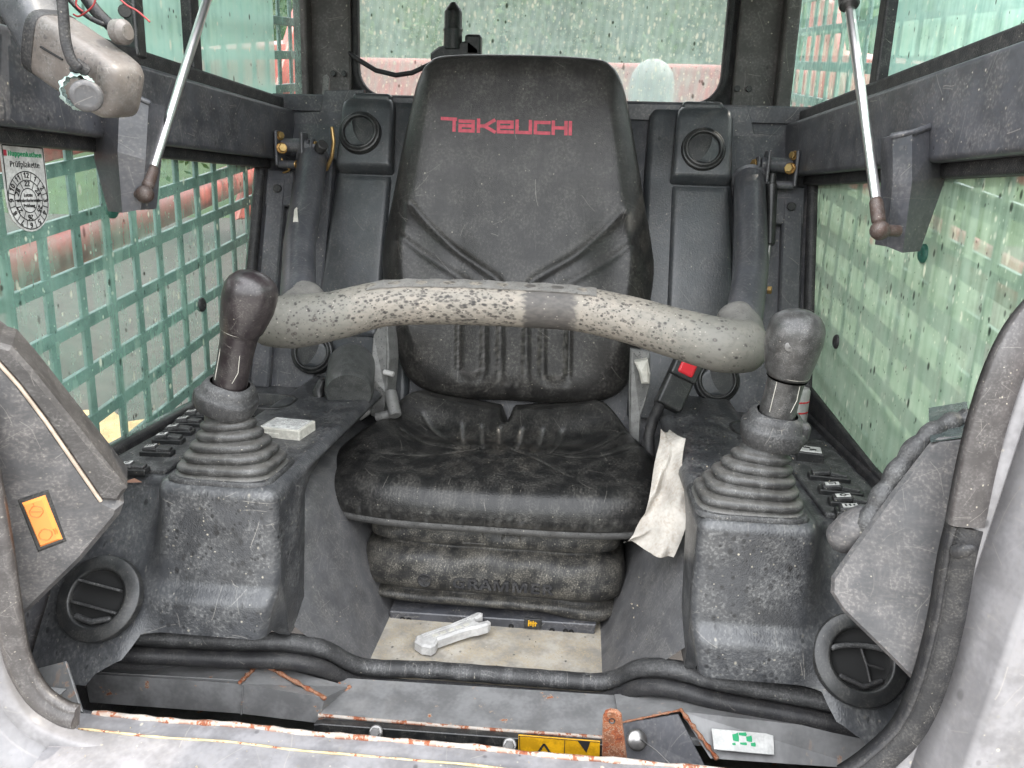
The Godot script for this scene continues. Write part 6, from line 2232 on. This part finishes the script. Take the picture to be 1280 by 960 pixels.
# ---------------------------------------------------------------- instrument pods by the door
func pods() -> void:
	var o := thing("instrument_pod", "dark instrument pod with an orange switch at the left door post", "instrument pod", Vector3(-0.4226, 0.3207, 0.38), "instrument pods on the door posts")
	var mb := MB.new()
	mb.prism([Vector3(-0.4383, 0.5109, 0.418), Vector3(-0.4151, 0.4815, 0.405), Vector3(-0.4025, 0.4573, 0.3973), Vector3(-0.3875, 0.4209, 0.3874), Vector3(-0.3559, 0.3348, 0.3658), Vector3(-0.341, 0.3224, 0.358), Vector3(-0.3457, 0.3104, 0.3591), Vector3(-0.3811, 0.2655, 0.3715), Vector3(-0.4288, 0.216, 0.389), Vector3(-0.458, 0.1886, 0.4), Vector3(-0.4894, 0.1857, 0.4141)], Vector3(-0.03, 0.02, -0.05), 0.007)
	obj("pod_body", mb, M.pod_plastic, o)
	mb = MB.new()
	mb.prism(lifted([Vector3(-0.4365, 0.5224, 0.4182), Vector3(-0.4131, 0.4948, 0.4052), Vector3(-0.4041, 0.4908, 0.4008), Vector3(-0.3932, 0.4699, 0.3941), Vector3(-0.3349, 0.342, 0.3569), Vector3(-0.3436, 0.3289, 0.3597), Vector3(-0.3581, 0.3324, 0.3666), Vector3(-0.3894, 0.4194, 0.3881), Vector3(-0.4046, 0.4551, 0.398), Vector3(-0.4175, 0.4801, 0.406), Vector3(-0.4384, 0.5102, 0.418)], Vector3(0, 0, 0.0025)), Vector3(-0.02, 0.01, -0.035), 0.004)
	obj("edge_cover", mb, M.edge_rubber, o)
	mb = MB.new()
	mb.tube(lifted([Vector3(-0.4385, 0.5095, 0.418), Vector3(-0.4176, 0.4793, 0.406), Vector3(-0.4047, 0.4543, 0.398), Vector3(-0.3901, 0.4187, 0.3884), Vector3(-0.3582, 0.3315, 0.3666)], Vector3(0, 0, 0.001)), 0.0019, 8)
	obj("tan_joint", mb, M.tan_joint, o)
	# orange switch
	mb = MB.new()
	var lift := Vector3(0.0006, 0.0004, 0.0022)
	mb.prism(lifted([Vector3(-0.4232, 0.3402, 0.3969), Vector3(-0.3983, 0.3483, 0.3862), Vector3(-0.3914, 0.2906, 0.3783), Vector3(-0.4154, 0.2816, 0.3884)], lift), Vector3(-0.002, 0.0, -0.02), 0.0025)
	var fr := obj("switch_bezel", mb, M.black_plastic, o)
	mb = MB.new()
	var q := lifted([Vector3(-0.4195, 0.3363, 0.3949), Vector3(-0.4009, 0.3426, 0.3869), Vector3(-0.3942, 0.2937, 0.3798), Vector3(-0.4121, 0.2874, 0.3874)], lift * 2.0)
	mb.prism(q, Vector3(0, 0.002, -0.01), 0.0025)
	emboss("orange_rocker", mb, M.orange_plastic, fr)
	mb = MB.new()
	var nn: Vector3 = (q[1] - q[0]).cross(q[3] - q[0]).normalized()
	if nn.z < 0:
		nn = -nn
	for e in [0.25, 0.77]:
		var c: Vector3 = q[0].lerp(q[3], e).lerp(q[1].lerp(q[2], e), 0.5) + nn * 0.0003
		var ex: Vector3 = (q[1] - q[0]).normalized() * 0.0058
		var ey: Vector3 = (q[0] - q[3]).normalized() * 0.0062
		var l := []
		for i in 25:
			var t := TAU * i / 24.0
			l.append(c + ex * cos(t) * (1.0 if absf(sin(t)) < 0.7 else 0.8) + ey * sin(t))
		mb.tube(l, 0.0004, 5)
		if e < 0.5:
			mb.tube([c - ex * 0.8 + ey * 0.3, c + ex * 0.7 - ey * 0.3], 0.0004, 5)
			mb.tube([c + ey, c + ey * 1.5], 0.0004, 5)
		else:
			for w in [1.35, 1.7]:
				mb.tube([c + ex * w - ey * 0.5, c + ex * (w + 0.12), c + ex * w + ey * 0.5], 0.0004, 5)
	emboss("symbol", mb, M.orange_dark, fr)
	# right pod
	o = thing("instrument_pod", "scuffed grey instrument pod with ribbed edge at the right door post", "instrument pod", Vector3(0.3969, 0.3337, 0.38), "instrument pods on the door posts")
	mb = MB.new()
	mb.prism([Vector3(0.349, 0.3032, 0.3625), Vector3(0.3624, 0.3289, 0.3597), Vector3(0.3935, 0.3858, 0.3539), Vector3(0.4215, 0.4337, 0.3496), Vector3(0.4286, 0.4404, 0.35), Vector3(0.4482, 0.4454, 0.3549), Vector3(0.4537, 0.4414, 0.3577), Vector3(0.4496, 0.3739, 0.3749), Vector3(0.4417, 0.3111, 0.3898), Vector3(0.4361, 0.269, 0.3996), Vector3(0.4306, 0.2214, 0.4109), Vector3(0.4245, 0.2224, 0.4087), Vector3(0.3912, 0.2496, 0.3907), Vector3(0.3594, 0.2749, 0.3736), Vector3(0.3489, 0.2889, 0.3664)], Vector3(0.034, -0.008, -0.06), 0.004)
	obj("pod_body", mb, M.pod_plastic, o)
	mb = MB.new()
	mb.quad(Vector3(0.4232, 0.4361, 0.3495), Vector3(0.4547, 0.4463, 0.3566), Vector3(0.4547, 0.4463, 0.3566) + Vector3(0.03, 0.012, -0.08), Vector3(0.4232, 0.4361, 0.3495) + Vector3(0.03, 0.012, -0.08), Vector3.UP)
	obj("glossy_top", mb, M.gloss_top, o)
	mb = MB.new()
	var ed := cr([Vector3(0.3782, 0.3442, 0.345), Vector3(0.3896, 0.3687, 0.34), Vector3(0.4023, 0.3932, 0.335), Vector3(0.4176, 0.4192, 0.33), Vector3(0.4349, 0.4367, 0.325), Vector3(0.4547, 0.4472, 0.32), Vector3(0.4669, 0.4511, 0.32)], 9)
	var rr := []
	for i in ed.size():
		rr.append(0.0085 + 0.0028 * absf(sin(i * 0.39)))
	mb.tube(ed, rr, 12, true)
	obj("ribbed_edge", mb, M.dusty_rubber, o)
	mb = MB.new()
	var kr := []
	var ka: Vector3 = Vector3(0.3659, 0.3298, 0.33)
	var kb: Vector3 = Vector3(0.3855, 0.3476, 0.335)
	mb.tube([ka, ka.lerp(kb, 0.4), kb], [0.016, 0.0195, 0.0195], 24, true)
	obj("side_knob", mb, M.pod_plastic, o)

# ---------------------------------------------------------------- loose things
func loose_things() -> void:
	# white box with a printed top on the left console
	var at: Vector3 = Vector3(-0.2972, 0.306, 0.0344)
	var b := Basis(Vector3.UP, -0.10)
	var o := thing("printed_box", "small white plastic box with printed top on the left console", "box", at - Vector3(0, 0.009, 0))
	var mb := MB.new()
	mb.rbox(at, Vector3(0.062, 0.020, 0.052), 0.002, b)
	mb.rbox(at + b * Vector3(-0.012, 0.0, 0.0262), Vector3(0.026, 0.007, 0.0016), 0.0007, b)
	obj("case", mb, M.ivory_plastic, o)
	mb = MB.new()
	mb.rbox(at + Vector3(0, 0.0102, 0), Vector3(0.055, 0.001, 0.045), 0.0004, b)
	obj("label", mb, M.label_white, o)
	mb = MB.new()
	for i in 6:
		for k in 3:
			var c := at + b * Vector3(-0.02 + 0.008 * i + 0.002 * (k % 2), 0.0108, -0.014 + 0.009 * k)
			var l := []
			for q in 11:
				l.append(c + b * Vector3(cos(TAU * q / 10.0) * 0.0032, 0, sin(TAU * q / 10.0) * 0.003))
			mb.tube(l, 0.00028, 4)
	for k in 2:
		mb.rbox(at + b * Vector3(-0.012 + 0.022 * k, 0.0108, 0.0165), Vector3(0.005, 0.0004, 0.004), 0.0001, b)
	for pr in [[Vector3(-0.0265, 0.0108, -0.0215), Vector3(0.0265, 0.0108, -0.0215)], [Vector3(-0.0265, 0.0108, 0.0215), Vector3(0.0265, 0.0108, 0.0215)], [Vector3(-0.0265, 0.0108, -0.0215), Vector3(-0.0265, 0.0108, 0.0215)], [Vector3(0.0265, 0.0108, -0.0215), Vector3(0.0265, 0.0108, 0.0215)]]:
		mb.tube([at + b * pr[0], at + b * pr[1]], 0.0003, 4)
	obj("print", mb, M.label_grey, o)
	# white can behind the right joystick
	var cb: Vector3 = Vector3(0.4515, 0.284, -0.1782)
	o = thing("white_can", "white can with red rings standing behind the right joystick", "can", cb)
	mb = MB.new()
	mb.lathe(cb, Vector3.UP, [Vector2(0.0002, 0), Vector2(0.0225, 0.0), Vector2(0.0235, 0.002), Vector2(0.0235, 0.07), Vector2(0.0215, 0.075), Vector2(0.021, 0.073), Vector2(0.0002, 0.073)], 36)
	obj("can_body", mb, M.white_plastic, o)
	for h in [0.036, 0.053]:
		mb = MB.new()
		mb.lathe(cb + Vector3(0, h, 0), Vector3.UP, [Vector2(0.0234, 0), Vector2(0.0238, 0.0002), Vector2(0.0238, 0.0024), Vector2(0.0234, 0.0026)], 36)
		obj("red_ring", mb, M.red_plastic, o)
	mb = MB.new()
	for k in 4:
		mb.lathe(cb + Vector3(0, 0.008 + 0.006 * k, 0), Vector3.UP, [Vector2(0.0234, 0), Vector2(0.02365, 0.0002), Vector2(0.02365, 0.0012), Vector2(0.0234, 0.0014)], 36)
	obj("print", mb, M.label_grey, o)
	# crumpled white rag hanging between seat and right console
	mb = MB.new()
	var rows := []
	var lft := [Vector3(0.2292, 0.321, -0.03), Vector3(0.2222, 0.3049, 0.01), Vector3(0.2136, 0.2723, 0.05), Vector3(0.2053, 0.2338, 0.07), Vector3(0.1913, 0.2072, 0.085), Vector3(0.1773, 0.1969, 0.085)]
	var rgt := [Vector3(0.2476, 0.3174, -0.03), Vector3(0.2592, 0.3212, 0.01), Vector3(0.2506, 0.2998, 0.05), Vector3(0.2585, 0.2734, 0.08), Vector3(0.2568, 0.2392, 0.1), Vector3(0.2416, 0.1936, 0.115)]
	for i in 31:
		var f := i / 30.0 * 5.0
		var k := mini(int(f), 4)
		var row := PackedVector3Array()
		for j in 21:
			var u := j / 20.0
			var p: Vector3 = lft[k].lerp(lft[k + 1], f - k).lerp(rgt[k].lerp(rgt[k + 1], f - k), u)
			p.z += 0.010 * sin(u * 5.0 + f * 0.9) * sin(u * PI) + 0.006 * sin(f * 3.1 + u * 7.0) * (1.0 - 0.4 * u) + 0.004 * absf(sin(u * 9.0 - f * 1.6))
			row.append(p)
		rows.append(row)
	mb.grid(rows, false, Vector3.BACK)
	var r := obj("white_rag", mb, M.cloth)
	tag(r, "crumpled dirty white rag hanging between the seat and the right console", "rag")
	# white plastic lever lying on the floor
	lever()
	crumbs()
	# crumbs of dirt and a dry leaf on the left console
	mb = MB.new()
	var lp: Vector3 = Vector3(-0.4176, 0.29, 0.218)
	mb.tri(lp + Vector3(-0.012, 0, 0.002), lp + Vector3(0, 0.004, -0.004), lp + Vector3(0.012, 0.001, 0), Vector3.UP)
	mb.tri(lp + Vector3(-0.012, 0, 0.002), lp + Vector3(0.002, 0.002, 0.006), lp + Vector3(0.012, 0.001, 0), Vector3.UP)
	tag(obj("dry_leaf", mb, M.dry_leaf), "curled dry brown leaf lying by the front switch on the left console", "leaf")

func crumbs() -> void:
	# dried mud crumbs that have fallen on the ledges
	var rng := RandomNumberGenerator.new()
	rng.seed = 404
	var mb := MB.new()
	for k in 420:
		var p := Vector3.ZERO
		var n := k % 7
		if n < 2:
			p = Vector3(rng.randf_range(-0.38, 0.42), 0.0935, rng.randf_range(0.383, 0.45))
		elif n == 2:
			p = Vector3(rng.randf_range(-0.155, 0.155), 0.0005, rng.randf_range(0.0, 0.12))
		elif n == 3:
			p = Vector3(rng.randf_range(-0.50, -0.40), 0.289, rng.randf_range(-0.2, 0.16))
		elif n == 4:
			p = Vector3(rng.randf_range(0.40, 0.50), 0.289, rng.randf_range(-0.25, 0.16))
		elif n == 5:
			var u := rng.randf()
			p = Vector3((0.255 + 0.1 * rng.randf()) * (1.0 if rng.randf() < 0.5 else -1.0), 0.3025, rng.randf_range(-0.28, 0.08))
		else:
			var z := rng.randf_range(-0.02, 0.14)
			var w := rng.randf()
			var rise := clampf(0.102 + (0.205 - z) * 0.72, 0.10, 0.225)
			p = Vector3(lerpf(0.175, 0.215, w) * (1.0 if rng.randf() < 0.5 else -1.0), lerpf(0.012, rise * 0.56, w) + 0.001, z + 0.02)
		var r := 0.0006 + 0.0016 * pow(rng.randf(), 3.0)
		var t := rng.randf_range(0.5, 1.0)
		mb.tint = Color(t, t * 0.96, t * 0.88)
		var q := []
		for i in 4:
			q.append(p + Vector3(rng.randf_range(-1, 1), rng.randf_range(-0.3, 0.7), rng.randf_range(-1, 1)) * r)
		q[3] = p + Vector3(rng.randf_range(-0.3, 0.3), 1.0, rng.randf_range(-0.3, 0.3)) * r
		for f in [[0, 1, 3], [1, 2, 3], [2, 0, 3]]:
			mb.tri(q[f[0]], q[f[1]], q[f[2]], Vector3.UP)
	var o := obj("mud_crumbs", mb, M.crumb)
	tag(o, "scattered pale crumbs of dried mud on the sill, floor and console ledges", "dirt")
	o.set_meta("kind", "stuff")

func lever() -> void:
	var a: Vector3 = Vector3(-0.0956, 0.012, 0.0721)
	var bq: Vector3 = Vector3(-0.0117, 0.016, 0.013)
	var d := (bq - a).normalized()
	var sd := d.cross(Vector3.UP).normalized()
	var up := Vector3.UP
	var l := (bq - a).length()
	var o := thing("plastic_lever", "white plastic lever handle lying loose on the floor before the seat", "lever", a)
	var mb := MB.new()
	# outline along the lever: (along, across)
	var poly := []
	for q in [[-0.004, 0.012], [-0.010, 0.002], [-0.006, -0.014], [0.004, -0.024], [0.012, -0.022], [0.020, -0.013], [0.05, -0.0125], [l - 0.030, -0.0135], [l - 0.020, -0.0165], [l - 0.004, -0.018], [l + 0.003, -0.013], [l + 0.002, -0.007], [l - 0.012, -0.006], [l - 0.016, 0.0], [l - 0.012, 0.006], [l + 0.0, 0.008], [l + 0.004, 0.014], [l - 0.002, 0.020], [l - 0.016, 0.019], [l - 0.028, 0.014], [0.04, 0.0125], [0.012, 0.013]]:
		poly.append(a + d * q[0] - sd * q[1] + up * (0.006 + 0.003 * q[0] / l))
	mb.prism(poly, Vector3(0, -0.015, 0), 0.003)
	var body := obj("lever_body", mb, M.white_plastic, o)
	mb = MB.new()
	for k in 5:
		var c := a + d * (0.020 + 0.0125 * k) + up * (0.0068 + 0.0003 * k) + sd * 0.003
		mb.rbox(c, Vector3(0.009, 0.0014, 0.006), 0.0002, Basis(d, up, sd))
	emboss("recess", mb, M.ivory_plastic, body)
	for k in 2:
		mb = MB.new()
		mb.tube([a + d * 0.004 + up * 0.0065 - sd * (0.008 - 0.004 * k), a + d * 0.05 + up * 0.0075 - sd * (0.009 - 0.004 * k), a + d * (l - 0.02) + up * 0.0088 - sd * (0.012 - 0.004 * k)], 0.0011, 8, true)
		emboss("rib", mb, M.white_plastic, body)
	mb = MB.new()
	mb.rod(bq + up * 0.002 - d * 0.006, bq + up * -0.006 - d * 0.006, 0.0055, 16)
	obj("spring", mb, M.bolt_steel, o)



func _ready() -> void:
	var cam := Camera3D.new()
	cam.name = "camera"
	cam.position = Vector3(0.1, 0.64, 1.04)
	cam.rotation_degrees = Vector3(-13.860, 4.640, 2.000)
	cam.fov = 53.082
	cam.near = 0.02
	cam.far = 400.0
	add_child(cam)
	var env := Environment.new()
	env.background_mode = Environment.BG_SKY
	var sky := Sky.new()
	var sm := ProceduralSkyMaterial.new()
	sm.sky_top_color = Color(0.97, 0.98, 1.0)
	sm.sky_horizon_color = Color(0.82, 0.83, 0.83)
	sm.sky_curve = 0.35
	sm.ground_bottom_color = Color(0.36, 0.34, 0.31)
	sm.ground_horizon_color = Color(0.55, 0.54, 0.5)
	sm.sky_energy_multiplier = 1.55
	sky.sky_material = sm
	env.sky = sky
	env.tonemap_mode = Environment.TONE_MAPPER_LINEAR
	env.tonemap_exposure = 2.55
	env.sdfgi_enabled = true
	env.ssao_enabled = true
	env.ssil_enabled = true
	var we := WorldEnvironment.new()
	we.name = "world"
	we.environment = env
	add_child(we)
	var sun := DirectionalLight3D.new()
	sun.name = "sun"
	sun.light_energy = 0.62
	sun.light_color = Color(1.0, 0.96, 0.9)
	sun.light_angular_distance = 0.6
	sun.shadow_enabled = true
	sun.look_at_from_position(Vector3(4.6, 6.2, -1.3), Vector3.ZERO)
	add_child(sun)
	materials()
	outside()
	shell()
	windows()
	chassis()
	consoles()
	seat()
	lap_bar()
	joysticks()
	struts()
	wiper()
	pods()
	loose_things()
